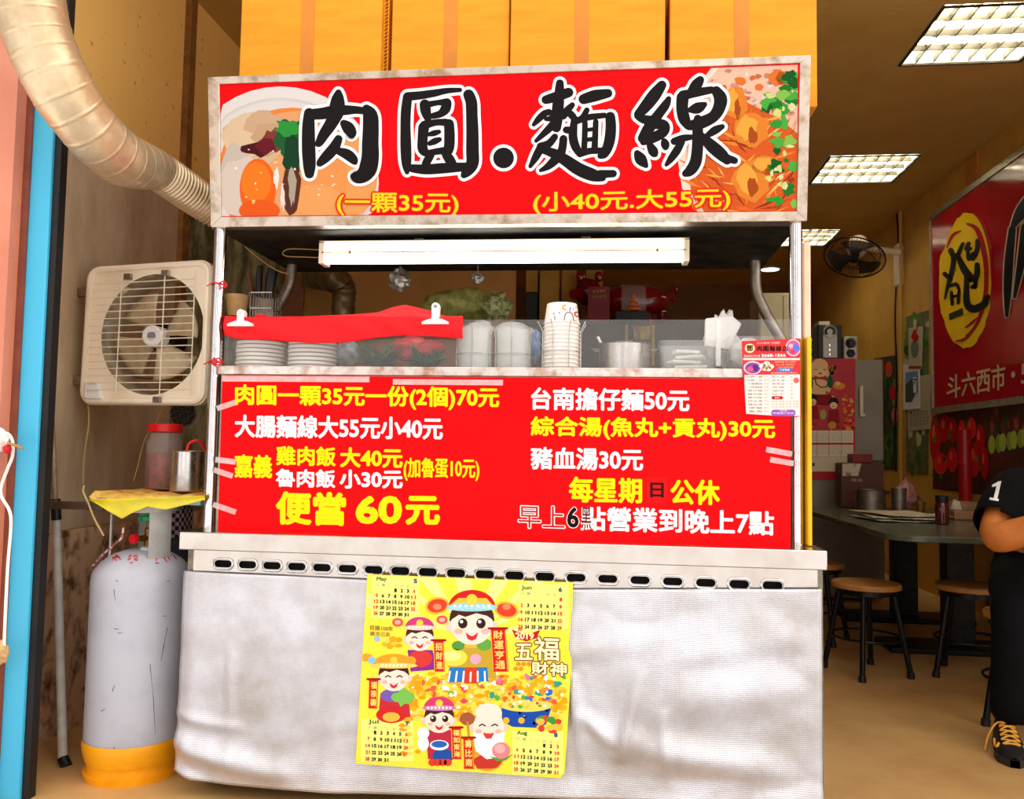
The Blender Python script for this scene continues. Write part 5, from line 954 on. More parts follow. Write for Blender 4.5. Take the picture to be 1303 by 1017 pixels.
tag(MB().tube([q[:3] for q in dk], [q[3]+.003*math.sin(i*2.2) for i, q in enumerate(dk)], 20).build('elbow_duct', mat('dark_duct', '#8c7c5c', .35, .8, noise=(9, .35, .7), col2='#5c4c30'), at=aty(430, 368, 3.6)), 'dull metal elbow duct in the dark kitchen under the cart roof', 'duct')
bk = aty(362, 377, 4.575); tag(MB().ball(bk, (.12, .02, .165), 20, 12, .15, 3).build('wooden_board', mat('wood_board', '#8c5428', .6, noise=(9, .4, .7), col2='#74401c'), at=bk), 'brown rounded board hanging in the kitchen left of the elbow duct', 'board')
fb = thing('food_bag', 'large green netted bag of noodles with a pale torn end on the rear rack', 'bag', aty(588, 392, 3.2))
def part(o, root):
    for k in ('label', 'category'): del o[k]
    o.parent = root; o.location = o.location-root.location; return o
part(bagblob('net_body', 'x', aty(588, 389, 3.2), (.165, .09, .066), mat('green_net', '#a4a058', .5, noise=(30, .42, .6), col2='#7c7a38', bump=('noise', 70, .6, .006)), 8, .2), fb)
part(bagblob('torn_end', 'x', aty(632, 390, 3.15), (.055, .05, .05), mat('pale_net', '#c0c088', .4, noise=(45, .45, .55), col2='#80844c', bump=('noise', 110, 1, .01)), 10, .6), fb)
for px, py, r_, lab in ((509, 354, .040, 'crumpled silver foil ball hanging under the hood, left one'), (608, 352, .022, 'small crumpled foil scrap hanging under the hood, right one')):
    c = aty(px, py, 2.98); c.z -= .006; m = MB().ball(c, (r_, r_*.6, r_*.95), 20, 14, .35, px)
    for v_ in m.v: v_ += V((NZ.noise(v_*90), NZ.noise(v_*90+V((5, 0, 0))), NZ.noise(v_*90+V((0, 5, 0)))))*r_*.14
    m.tube([c+V((0, 0, r_*.8)), (c.x, c.y, HZ0-.001)], .002, 5)
    tag(m.build('foil_ball', mat('foil', '#c8c4b8', .4, .6, noise=(30, .4, .7), col2='#6c6454'), at=c, ang=20), lab, 'foil')
rk = thing('rear_rack', 'dark metal rack under the noodle bag behind the cart', 'rack', aty(560, 470, 3.2)); rk.location.z = 0
bpy.context.view_layer.update()
zr_ = aty(560, 413, 3.15).z-.01
r0, r1 = aty(385, 410, 3.2).x, aty(668, 410, 3.2).x
MB().box((r0, 3.12, zr_-.02), (r1, 3.36, zr_)).build('shelf', STEELD, rk)
for x_ in (r0+.01, r1-.01):
    for y_ in (3.13, 3.35): MB().cyl((x_, y_, 0), (x_, y_, zr_-.02), .01, n=10).build('leg', STEELD, rk)
# ------------------------------------------------------------------ right side: table, stools, fridge
TZ = .66
tb = thing('dining_table', 'dark green topped dining table against the right wall', 'table', (1.80, 4.83, 0))
tp_ = rrect(1.80, 4.83, .56, 1.03, .14, 8); tpo = MB(); n_ = len(tp_)
tpo.add([(x, y, z) for z in (TZ-.028, TZ) for x, y in tp_], [tuple(range(n_))[::-1], tuple(range(n_, 2*n_))]+[(i, (i+1) % n_, n_+(i+1) % n_, n_+i) for i in range(n_)])
tpo.build('tabletop', mat('green_laminate', '#5c6450', .22, noise=(5, .4, .7), col2='#4a503e'), tb, bevel=.004)
for y in (4.65, 5.45):
    MB().box((1.76, y-.05, .03), (1.90, y+.05, TZ-.028)).build('column', DARKM, tb, bevel=.006); MB().box((1.45, y-.14, 0.0), (2.2, y+.14, .03)).build('foot', DARKM, tb, bevel=.008)
WOOD = mat('stool_wood', '#b87c3c', .4, noise=(6, .4, .7), col2='#9c6428', stretch=(1, 8, 1))
LEGB = mat('black_steel_tube', '#141416', .3, .5, noise=(20, .4, .7), col2='#1e1e22')
def stool(lab, x, y, rot):
    t = thing('stool', lab, 'stool', (x, y, 0), 'round wooden topped stools')
    MB().lathe([(0, .390), (.147, .390), (.153, .394), (.153, .410), (.147, .416), (0, .416)], (x, y, 0), 36).build('seat', WOOD, t); MB().lathe([(.11, .367), (.135, .367), (.135, .389), (.11, .389)], (x, y, 0), 32).build('seat_ring', LEGB, t)
    for k in range(4):
        a_ = rot+k*pi/2; c_, s_ = math.cos(a_), math.sin(a_); l_ = MB().tube([(x+.115*c_, y+.115*s_, .385), (x+.15*c_, y+.15*s_, .2), (x+.185*c_, y+.185*s_, .012)], .0125, 12).build('leg', LEGB, t)
        MB().cyl((x+.1835*c_, y+.1835*s_, .025), (x+.1865*c_, y+.1865*s_, 0), .0165, n=12).build('foot_cap', BLACK, l_)
    MB().tube([(x+.155*math.cos(2*pi*k/28), y+.155*math.sin(2*pi*k/28), .17) for k in range(29)], .006, 8).build('ring', LEGB, t)
stool('round wooden topped stool with black legs, fully seen beside the cart corner', 1.205, 4.085, math.radians(-112)); stool('round wooden topped stool mostly hidden by the cart edge, behind the first stool', 1.14, 4.77, math.radians(-75)); stool('round stool under the seated person in black', 1.60, 3.42, math.radians(195))
stool('round stool tucked under the near end of the table, behind the person', 1.68, 4.12, math.radians(197))
# fridge with things on and in front of it
FX0, FX1, FYF = 1.22, 1.90, 6.0
fr = thing('refrigerator', 'dark grey refrigerator in the back with a red calendar on its door', 'refrigerator', ((FX0+FX1)/2, 6.3, 0))
FRM = mat('fridge_grey', '#8c8474', .4, noise=(4, .4, .7), col2='#7c7464')
FTZ = aty(1060, 457, 6.0).z
MB().box((FX0, FYF+.04, .02), (FX1, 6.62, FTZ)).build('body', FRM, fr, bevel=.01)
MB().box((FX0+.003, FYF, .05), (FX1-.003, FYF+.038, .95)).build('door', FRM, fr, bevel=.01); dr = MB().box((FX0+.003, FYF, .965), (FX1-.003, FYF+.038, FTZ-.002)).build('door', FRM, fr, bevel=.01)
h0, h1 = aty(1096, 530, 5.97), aty(1096, 491, 5.97); MB().box((h0.x-.008, 5.965, h0.z), (h0.x+.012, 5.985, h1.z)).box((h0.x-.008, 5.985, h0.z), (h0.x+.03, 6.0, h0.z+.02)).build('handle', mat('cream_handle', '#d8d0b4', .4), dr)
def bcal():
    t = thing('wall_calendar', 'red calendar with a laughing golden figure on the refrigerator door', 'calendar', aty(1060, 530, 5.99)); p = Print((0, 5.992, 0), FR, .0006).at(1020, 440, 100/565)
    MB().quadslab([p.P(*q, 0) for q in ((20, 95), (388, 92), (385, 962), (20, 965))], (0, .004, 0)).build('sheet', mat('calendar_red', '#c01420', .45, noise=(9, .4, .7), col2='#a8101a'), t)
    rn = random.Random(3); G, SK, DK = '#d8a040', '#e8c088', '#241c24'
    for i in range(60): p.blob(rn.choice([rn.uniform(60, 380), rn.uniform(290, 380)]), rn.uniform(360, 600), rn.uniform(8, 18), rn.uniform(6, 14), rn.choice(['#d86020', '#c83c18', '#e88c30', '#a81818', '#d8a838']), 1+i*.01, rn, .35, 9)
    for i in range(22): p.blob(rn.uniform(185, 245), rn.uniform(145, 210), 12, 10, rn.choice(['#d8a040', '#b87428', '#f0c868', '#8c2818']), 1.5, rn, .4, 8)
    p.ell(120, 300, 95, 60, SK, 2); p.poly([(60, 350), (210, 350), (240, 420), (180, 430), (60, 420)], '#8c1820', 2.1); p.ell(130, 150, 62, 58, SK, 2.4); p.ell(135, 195, 48, 30, '#f0cc98', 2.5)
    for sx_ in (-1, 1): p.ell(135+sx_*52, 200, 14, 28, SK, 2.3); p.line([(135+sx_*30-8, 172), (135+sx_*30+8, 172)], 5, DK, 2.7)
    p.ell(135, 200, 14, 6, '#a83020', 2.7); p.ell(205, 260, 22, 46, '#206038', 2.6); p.ell(68, 275, 14, 36, '#206038', 2.6); p.line([(95, 230), (105, 275), (140, 300), (180, 295), (190, 265)], 8, '#3c5030', 2.8); p.ell(180, 335, 6, 8, DK, 2.9)
    for x, y in ((80, 400), (230, 425)): p.ell(x, y-20, 36, 34, DK, 3); p.ell(x, y+5, 27, 24, '#f0cca0', 3.1); p.ell(x, y+12, 8, 4, '#b03020', 3.2); p.poly([(x-35, y+35), (x+35, y+35), (x+45, y+130), (x-45, y+130)], '#981a20', 2.9)
    p.ell(155, 495, 22, 36, '#a8a848', 3.2); p.ell(270, 290, 44, 24, '#e0923c', 2.6); p.ell(260, 272, 22, 14, '#f0b860', 2.7); p.ell(220, 570, 30, 26, '#d89038', 3.3)
    p.rect(20, 610, 372, 798, '#e4d8c0', 2); p.rect(20, 698, 372, 712, '#b83030', 2.5)
    for k in range(1, 4): p.rect(20+k*88-2, 612, 20+k*88+2, 796, '#b83030', 2.5)
    for a_ in range(4):
        for b_ in range(2):
            for i in range(5): p.text('1 2 3 4 5 6 7' if i < 2 else '15 16 17 18', ((26+a_*88, 626+b_*92+i*13), (98+a_*88, 626+b_*92+i*13), 7), '#50403c', 3)
    p.rect(20, 800, 380, 905, '#d8ccb0', 2); p.text('人員', ((55, 845), (95, 843), 22), '#2c3c58', 3, bold=1.5); p.build('print', t)
bcal()
def speaker(lab, xa, xb_, ya, yb_, Y, sub):
    a_, b_ = aty(xa, yb_, Y), aty(xb_, ya, Y); z0 = FTZ+.002; h = (b_.z-a_.z); t = thing('loudspeaker', lab, 'speaker', ((a_.x+b_.x)/2, Y+.07, z0), 'speakers on the refrigerator')
    MB().box((a_.x, Y, z0), (b_.x, Y+(.2 if sub else .1), z0+h)).build('cabinet', BLACK if sub else mat('silver_plastic', '#b0aca0', .4, .3, noise=(9, .4, .7), col2='#98948a'), t, bevel=.006)
    cx_ = (a_.x+b_.x)/2; w = b_.x-a_.x
    if sub:
        MB().box((cx_-w*.30, Y-.008, z0+.015), (cx_+w*.30, Y-.001, z0+h*.72)).build('panel', mat('silver_plastic', '#b0aca0', .4, .3), t, bevel=.02)
        for k in range(3): MB().lathe([(0, -.014), (.009, -.013), (.010, -.008), (0, -.008)], (cx_, Y, z0+h*(.15+.13*k)), 14, 'Y').build('knob', CHROME, t)
        MB().lathe([(.038, -.003), (.046, -.014), (.050, -.006), (.050, -.001), (.03, -.001)], (cx_, Y, z0+h*.80), 26, 'Y').build('driver_ring', mat('silver_plastic', '#b0aca0', .4, .3), t); MB().lathe([(0, .0), (.02, -.003), (.036, -.006), (.036, -.001), (0, -.0005)], (cx_, Y, z0+h*.80), 24, 'Y').build('driver', BLACK, t)
    else:
        for zz, rr in ((.28, .026), (.7, .032)): MB().lathe([(0, -.003), (rr*.5, -.002), (rr*.8, -.007), (rr, -.002), (rr, -.0005), (0, -.0005)], (cx_, Y, z0+h*zz), 22, 'Y').build('driver', BLACK, t); MB().lathe([(rr, -.002), (rr*1.15, -.006), (rr*1.25, -.001), (rr, -.0005)], (cx_, Y, z0+h*zz), 22, 'Y').build('driver_ring', CHROME, t)
speaker('black and silver subwoofer speaker standing on the refrigerator', 1041, 1071, 412, 457, 6.08, True); speaker('small silver satellite speaker right of the subwoofer on the refrigerator', 1074, 1091, 427, 457, 6.06, False); speaker('small silver satellite speaker left of the subwoofer, half hidden by the cart', 1022, 1034, 430, 457, 6.06, False)
tag(MB().box((aty(1040, 430, 6.4).x, 6.35, FTZ+.002), (aty(1054, 430, 6.4).x, 6.5, aty(1050, 409, 6.35).z)).build('white_box', mat('off_white_box', '#d8d0bc', .5), at=aty(1047, 440, 6.4), bevel=.004), 'off white box behind the subwoofer on the refrigerator', 'box')
cwz = aty(985, 372, 6.9).z
cw = thing('cream_cupboard', 'tall cream cupboard seen under the cart roof beside the right pipe', 'cupboard', (aty(985, 500, 7.0).x, 7.1, 0))
ca, cb = aty(966, 500, 6.9).x, aty(1026, 500, 6.9).x
MB().box((ca, 6.92, 0), (cb, 7.35, cwz)).build('body', mat('cream_cupboard', '#e8dcb8', .5, noise=(4, .4, .7), col2='#d8c8a0'), cw, bevel=.01)
for k in range(2): MB().box((ca+.01+(cb-ca)/2*k, 6.90, .1), (ca+(cb-ca)/2*(k+1)-.01, 6.918, cwz-.03)).build('door', mat('cream_cupboard', '#e8dcb8', .5), cw, bevel=.004)
# altar cabinet, boxes, red ornament, crystal
AZ = aty(760, 410, 6.3).z-.01
al = thing('cabinet', 'dark brown cabinet deep inside holding cartons and a red ornament', 'cabinet', (aty(765, 500, 6.5).x, 6.6, 0))
MB().box((aty(660, 500, 6.3).x, 6.3, 0), (aty(866, 500, 6.3).x, 6.95, AZ)).build('body', mat('dark_brown_wood', '#3c2214', .5, noise=(5, .4, .7), col2='#2c180c', stretch=(1, 1, 5)), al, bevel=.006)
for xa, xb_ in ((795, 799), (829, 833)): MB().box((aty(xa, 450, 6.29).x, 6.288, AZ-.32), (aty(xb_, 450, 6.29).x, 6.298, AZ-.01)).build('yellow_strip', mat('yellow_strip', '#c8a838', .5), al)
MB().quadslab([aty(x, y, 6.285) for x, y in ((806, 415), (828, 415), (828, 432), (806, 432))], (0, .008, 0)).build('yellow_notice', mat('yellow_notice', '#d0b848', .5, noise=(30, .45, .55), col2='#a87c30'), al)
CB2 = mat('brown_carton', '#c89c40', .7, noise=(4, .4, .7), col2='#b08430')
for i, (xa, xb_, yt, yb_, Y, c_, lab) in enumerate(((669, 685, 344, 372, 6.68, CB2, 'small brown carton on the cabinet, upper left above a dark box'), (686, 713, 344, 410, 6.67, CB2, 'tall brown carton on the cabinet behind the paper bowl stack'), (714, 735, 340, 410, 6.69, CB2, 'brown carton on the cabinet, third from left'), (745, 768, 340, 410, 6.71, CB2, 'brown carton on the cabinet behind the red plaque'), (668, 685, 373, 410, 6.68, mat('dark_box', '#2c3030', .5), 'dark grey box on the cabinet under the small brown carton'))):
    a_, b_ = aty(xa, yb_, Y), aty(xb_, yt, Y); z0 = AZ+.002 if yb_ > 400 else aty(xa, yb_, Y).z+.004
    tag(MB().box((a_.x, Y, z0), (b_.x-.006, Y+.2, b_.z)).build('carton', c_, at=((a_.x+b_.x)/2, Y+.1, z0), bevel=.004), lab, 'box', 'cartons on the dark cabinet')
pq_ = Print((0, 6.325, 0), FR, .0008); rd = thing('red_plaque', 'dark red plaque with small gold writing on the cabinet', 'plaque', aty(762, 410, 6.33))
MB().box((aty(748, 410, 6.33).x, 6.327, AZ+.002), (aty(776, 365, 6.33).x, 6.43, aty(760, 365, 6.33).z)).build('board', mat('plaque_red', '#8c1420', .4, noise=(9, .4, .7), col2='#701018'), rd)
pq_.text('金玉滿堂', ((754, 369), (771, 368), 4), '#e0a860', 1); pq_.text('招財進寶', ((753, 376), (772, 375), 4), '#c89858', 1); pq_.build('lettering', rd)
RG = mat('red_lacquer', '#8c0c14', .15, noise=(9, .4, .7), col2='#6c080e', coat=.6)
pg = thing('red_ornament', 'glossy dark red pig shaped ornament on the cabinet', 'ornament', aty(810, 405, 6.53)); P_ = lambda x, y: aty(x, y, 6.53)
MB().ball(P_(808, 383), (.27, .095, .125), 26, 16).build('body', RG, pg)
hd = MB().ball(P_(748, 372), (.11, .085, .11), 20, 14).tube([P_(744, 376)+V((-.04, -.08, 0)), P_(738, 379)+V((-.05, -.13, 0))], [.045, .04], 14).ball(P_(738, 352), (.035, .02, .045), 10, 8).ball(P_(762, 352), (.035, .02, .045), 10, 8).build('head', RG, pg)
for x in (778, 800, 824, 842): MB().cyl(P_(x, 396), (P_(x, 396).x, 6.50+.06*(x % 4 > 1), AZ+.012), .04, .035, 14).build('leg', RG, pg)
MB().tube(smoothpts([P_(848, 375), P_(856, 366), P_(860, 372), P_(855, 378), P_(858, 384)], 5), .014, 8).build('tail', RG, pg)
bs = thing('display_stand', 'black stand under the clear case with an orange ornament', 'stand', aty(803, 402, 6.35)); MB().box((aty(783, 402, 6.33).x, 6.32, AZ+.002), (aty(826, 402, 6.33).x, 6.40, aty(800, 396, 6.33).z)).build('base', BLACK, bs, bevel=.004)
bz = aty(800, 396, 6.33).z+.002
cc = thing('display_case', 'small clear case with a glowing orange crystal ornament inside', 'display case', (aty(806, 390, 6.36).x, 6.36, bz))
xa, xb_ = aty(791, 380, 6.33).x, aty(822, 380, 6.33).x; zt2 = aty(806, 362, 6.33).z
MB().box((xa, 6.325, bz), (xb_, 6.39, zt2)).build('case', mat('case_glass', '#d8d0c8', .08, alpha=.12, noise=(9, .4, .7), col2='#c8c0b8'), cc)
m = MB(); cx_ = (xa+xb_)/2
for k in range(4): m.lathe([(.0, .0), (.062-.014*k, .0), (.05-.013*k, .022), (.02, .03), (0, .03)], (cx_, 6.36, bz+.004+.034*k), 9)
m.build('crystal', mat('orange_crystal', '#f05c20', .2, noise=(30, .4, .7), col2='#f8a060'), cc, smooth=False)
# table things
def onT(px, py):
    q = atz(px, py, TZ)
    return q if q.y < 5.7 else aty(px, py, 5.7)*1
p = aty(1108, 645, 5.35); rr = .085; pot = thing('cooking_pot', 'wide steel pot at the far left end of the table', 'pot', (p.x, p.y, TZ)); hh = aty(1108, 623, p.y).z-TZ
MB().lathe([(0, .0), (rr-.004, 0), (rr, .005), (rr, hh-.004), (rr+.006, hh), (rr-.002, hh), (rr-.004, .008), (0, .008)], (p.x, p.y, TZ), 36).build('body', STEELD, pot)
for s_ in (-1, 1): MB().tube(smoothpts([(p.x+s_*rr, p.y-.02, TZ+hh-.02), (p.x+s_*(rr+.025), p.y-.01, TZ+hh-.016), (p.x+s_*(rr+.025), p.y+.01, TZ+hh-.016), (p.x+s_*rr, p.y+.02, TZ+hh-.02)], 4), .004, 8).build('handle', DARKM, pot)
p = aty(1144, 643, 5.32); hh = aty(1139, 621, p.y).z-TZ; tag(MB().lathe([(0, 0), (.036, 0), (.045, hh), (.042, hh), (.034, .004), (0, .004)], (p.x, p.y, TZ), 28).build('steel_cup', STEELD, at=(p.x, p.y, TZ)), 'steel cup right of the wide pot on the table', 'cup')
p = aty(1154, 638, 5.58); bagblob('plastic_bag', 'pinkish clear knotted plastic bag standing on the table', (p.x-.01, p.y, TZ+.085), (.085, .06, .075), mat('pink_film', '#c89088', .25, alpha=.7, noise=(18, .4, .65), col2='#a85c50', bump=('noise', 60, .8, .006)), 21, .4, peak=1.2)
p = aty(1166, 637, 5.40); tag(MB().lathe([(0, 0), (.025, 0), (.032, .065), (.029, .065), (.023, .004), (0, .004)], (p.x+.03, p.y+.02, TZ), 24).build('brass_cup', mat('brass_cup', '#a87c3c', .35, .7, noise=(9, .4, .7), col2='#8c6428'), at=(p.x+.03, p.y+.02, TZ)), 'small brassy cup beside the pinkish plastic bag', 'cup')
p0_, p1_ = aty(1070, 634, 5.68), aty(1124, 590, 5.68); bx_ = thing('gift_box', 'dark brown carrier box with a white label at the back of the table', 'box', ((p0_.x+p1_.x)/2, 5.74, TZ))
MB().box((p0_.x, 5.68, TZ), (p1_.x, 5.82, p1_.z)).build('box', mat('brown_bag', '#5c2c1c', .5, noise=(9, .4, .7), col2='#48200f'), bx_, bevel=.006)
MB().quadslab([aty(x, y, 5.677) for x, y in ((1072, 590), (1096, 590), (1092, 606), (1072, 606))], (0, .002, 0)).build('label', mat('label_white', '#c8b8a0', .5, noise=(18, .5, .6), col2='#a06050'), bx_)
lt = Print((0, 5.6765, 0), FR); lt.text('禮盒', ((1083, 609), (1098, 609), 4), '#b8a890', 1); lt.build('lettering', bx_)
tag(MB().box((aty(1084, 588, 5.7).x, 5.69, p1_.z+.002), (aty(1110, 588, 5.7).x, 5.81, p1_.z+.06)).build('red_box', mat('dark_red_box', '#8c1c1c', .5, noise=(9, .4, .7), col2='#6c1414'), at=(aty(1097, 588, 5.7).x, 5.75, p1_.z+.002), bevel=.004), 'flat dark red box lying on the brown carrier box', 'box')
NEWS = mat('newsprint', '#d8ccb0', .7, noise=(60, .50, .60), col2='#8c8474', stretch=(1, 5, 1))
def paper(lab, cx_, cy_, z_, w, d, rz, seed):
    c_, s_ = math.cos(rz), math.sin(rz); m = MB()
    def f(u, v): x_, y_ = (u-.5)*w, (v-.5)*d; return V((cx_+x_*c_-y_*s_, cy_+x_*s_+y_*c_, z_+.004+.004*NZ.noise(V((u*3+seed, v*3, 0)))+.010*max(0, .25-u)))
    m.grid(f, 12, 10); tag(m.build('newspaper', NEWS, at=(cx_, cy_, z_), solid=.005), lab, 'newspaper', 'newspapers on the table')
p = aty(1152, 650, 4.62); 
for i, (rz, lab, dx) in enumerate(((.15, 'folded newspaper on the table, bottom of the stack', 0), (-.1, 'folded newspaper on the table, middle of the stack', .02), (.3, 'folded newspaper on the table, top of the stack, printed in colour', .03))): paper(lab, p.x+dx-.02, p.y+.12, TZ+.003+i*.014, .34, .40, rz, i*4)
p = onT(1202, 668); hh = aty(1202, 631, p.y).z-TZ; bt = thing('sauce_bottle', 'dark red sauce jar with a black lid near the table edge', 'bottle', (p.x, p.y+.03, TZ))
MB().lathe([(0, 0), (.030, 0), (.034, .005), (.034, hh*.68), (.028, hh*.76), (0, hh*.76)], (p.x, p.y+.03, TZ), 28).build('body', mat('sauce_glass', '#5c1410', .12, noise=(9, .4, .7), col2='#3c0c08', coat=.5), bt); MB().lathe([(0, hh*.77), (.031, hh*.77), (.031, hh), (0, hh)], (p.x, p.y+.03, TZ), 24).build('lid', BLACK, bt)
for px, lab in ((1199, 'white folded card standing behind the sauce jar, left one'), (1215, 'white folded card standing behind the sauce jar, right one')):
    q = onT(px, 640); q.y = 5.2; q.x = aty(px, 640, 5.2).x; tag(MB().add([(q.x-.04, q.y-.02, TZ), (q.x+.04, q.y-.02, TZ), (q.x+.04, q.y+.03, TZ), (q.x-.04, q.y+.03, TZ), (q.x-.004, q.y+.005, TZ+.095), (q.x+.03, q.y+.005, TZ+.085)], [(0, 1, 5, 4), (1, 2, 5), (2, 3, 4, 5), (3, 0, 4), (3, 2, 1, 0)]).build('tent_card', PAPERW, at=(q.x, q.y, TZ), smooth=False), lab, 'card', 'folded cards on the table')
q = onT(1228, 662); tx = thing('tissue_box', 'brownish clear tissue box on the table beside the sauce jar', 'tissue box', (q.x, q.y+.05, TZ)); MB().box((q.x-.055, q.y, TZ), (q.x+.065, q.y+.12, TZ+.05)).build('base', mat('tissue_pack', '#a87c5c', .4, noise=(9, .4, .7), col2='#8c6444'), tx, bevel=.006); MB().box((q.x-.055, q.y, TZ+.051), (q.x+.065, q.y+.12, TZ+.10)).build('cover', mat('smoky_cover', '#b8a080', .15, alpha=.4, noise=(9, .4, .7), col2='#a08868'), tx, bevel=.006)
RY = min(5.75, atx(1228, 600, 2.30).y); tag(MB().lathe([(0, 0), (.036, 0), (.04, .01), (.04, .30), (.043, .302), (.043, .315), (.04, .317), (.036, .52), (0, .525)], (2.30, RY, TZ), 24).build('red_roll', mat('red_paper', '#b01014', .3, noise=(9, .4, .7), col2='#8c0c10'), at=(2.30, RY, TZ)), 'tall red paper roll standing on the table against the vegetable poster', 'paper roll')
# ------------------------------------------------------------------ right wall: sign, posters, fan
SX = 2.36
s0, s1 = atx(1184, 275, SX), atx(1184, 525, SX)
ws = thing('wall_sign', 'dark red wall sign with a black character in a yellow brush circle', 'sign', (SX, 4.8, s1.z))
YS0, YS1 = 3.3, s0.y; z0_, z1_ = s1.z, s0.z
MB().box((SX+.003, YS0, z0_), (XR-.001, YS1, z1_)).build('panel', mat('sign_crimson', '#b40c20', .12, noise=(3, .4, .7), col2='#9c0a1c'), ws)
m = MB(); m.box((SX-.006, YS0, z1_-.03), (XR-.001, YS1+.012, z1_+.012)).box((SX-.006, YS0, z0_-.012), (XR-.001, YS1+.012, z0_+.03)).box((SX-.006, YS1, z0_), (XR-.001, YS1+.012, z1_)).build('frame', mat('sign_alu', '#b8b49c', .35, .6, noise=(9, .4, .7), col2='#98947c'), ws)
p = Print((SX+.002, 0, 0), V((-1, 0, 0)), .0012); rn = random.Random(9)
pts = [(1228+34*(1+rn.uniform(-.035, .035))*math.cos(2*pi*i/50)+(4 if math.sin(2*pi*i/50) < -.4 else 0), 357+86*(1+rn.uniform(-.02, .02))*math.sin(2*pi*i/50)) for i in range(50)]
p.poly(pts, '#e8bc18', 1)
p.stroke([(1231, 285, 1.5), (1243, 292, 3), (1251, 315, 3.4), (1255, 345, 3), (1253, 380, 2.6), (1243, 412, 2), (1229, 428, 1)], '#a80c1c', 2); p.stroke([(1240, 271, 1), (1252, 288, 2.2), (1260, 320, 1.6), (1262, 360, 1)], '#a80c1c', 2); p.stroke([(1205, 315, 1), (1212, 300, 2), (1222, 294, 1)], '#a80c1c', 2); p.stroke([(1244, 404, .6), (1235, 412, 1.6), (1228, 417, .6)], '#a80c1c', 2.2); p.stroke([(1240, 418, .8), (1228, 431, 1.6), (1216, 434, .8)], '#a80c1c', 2.2)
p.at(1184, 300, .2262)
for q in ([(115,85,16),(130,130,14),(120,200,13),(98,280,10),(80,355,4)], [(80,215,12),(112,245,12)], [(182,45,9),(160,95,12),(148,120,8)], [(150,108,12),(190,190,20),(228,240,22)], [(265,30,13),(262,80,13),(238,130,12)], [(215,45,11),(203,75,12),(226,72,9)], [(210,88,10),(216,130,12),(240,100,9)], [(262,165,14),(260,225,16),(232,245,13)], [(205,210,14),(202,300,15),(206,385,19),(242,412,20),(298,388,20),(318,342,15)], [(232,290,9),(255,275,9)], [(255,240,12),(250,290,10)], [(105,285,8),(145,272,9),(160,300,8)], [(118,320,9),(122,385,9)], [(160,312,8),(155,378,9)], [(120,345,6),(155,335,6)]): p.stroke(q, '#17120e', 3, grow=1)
p.poly([(103, 440), (182, 405), (184, 445), (105, 476)], '#3a3418', 3.5); p.at(0, 0, 1)
for g, c_, ly in ((1.6, '#c8b8a4', 2), (0, '#120e10', 3.2)):
    for q in ([(1288, 292, 4.5), (1284, 330, 5.5), (1282, 370, 5), (1281, 402, 2)], [(1290, 286, 4), (1303, 266, 9), (1325, 245, 12)], [(1306, 290, 7), (1299, 335, 5), (1291, 378, 2)], [(1325, 250, 12), (1345, 300, 14), (1348, 380, 14), (1330, 420, 9)]): p.stroke(q, c_, ly, grow=g)
p.text('斗六西市・5', ((1205, 479), (1307, 456), (1307, 490), (1205, 508)), '#d8b88c', 2, bold=.5)
p.build('lettering', ws)
tag(MB().box((XR-.02, 5.62, z1_+.013), (XR-.0005, 5.78, CEILZ-.001)).build('wooden_batten', mat('orange_wood', '#c87c2c', .5, noise=(9, .4, .7), col2='#a8601c'), at=(XR-.01, 5.7, z1_+.013)), 'short orange wooden batten on the wall above the red sign', 'batten')
def poster(name, lab, X, quad, base, fn, cat='poster', bcol=None):
    p = Print((X, 0, 0), V((-1, 0, 0)), .0012); c_ = p.P(sum(q[0] for q in quad)/4, sum(q[1] for q in quad)/4, 0); t = thing(name, lab, cat, c_)
    MB().quadslab([p.P(*q, 0) for q in quad], (.003, 0, 0)).build('sheet', mat(name+base, base, .45, noise=(12, .35, .65), col2=bcol or base), t); fn(p); p.build('print', t)
rn = random.Random(6)
def f1(p):
    for i in range(30): p.blob(rn.uniform(1116, 1140), rn.uniform(470, 592), rn.uniform(1.5, 3.5), rn.uniform(5, 14), rn.choice(['#4c7c38', '#305c2c', '#6c9450', '#244820']), 1+i*.02, rn, .3, 9)
    for x, y, c_ in ((1121, 466, '#c83c28'), (1131, 470, '#d85038'), (1136, 500, '#c02c38'), (1139, 528, '#d87088'), (1118, 540, '#c8c8a0')): p.ell(x, y, 4.5, 10, c_, 2.5)
poster('tulip_poster', 'tall tulip poster on the right wall left of the conduit', XR-.006, [(1112, 456), (1141, 452), (1141, 598), (1112, 596)], '#4c4c2c', f1, bcol='#2c3420')
def f2(p):
    for i in range(34): p.blob(rn.uniform(1151, 1181), rn.uniform(402, 600), rn.uniform(2, 5), rn.uniform(4, 12), rn.choice(['#5c8c40', '#3c6c30', '#2c4c28', '#b8b890', '#d0c8a0', '#8c7c4c']), 1+i*.02, rn, .4, 9)
poster('garden_poster', 'green garden picture behind the small hanging calendars', XR-.006, [(1153, 403), (1181, 395), (1181, 604), (1153, 600)], '#7c7c50', f2, bcol='#44502c')
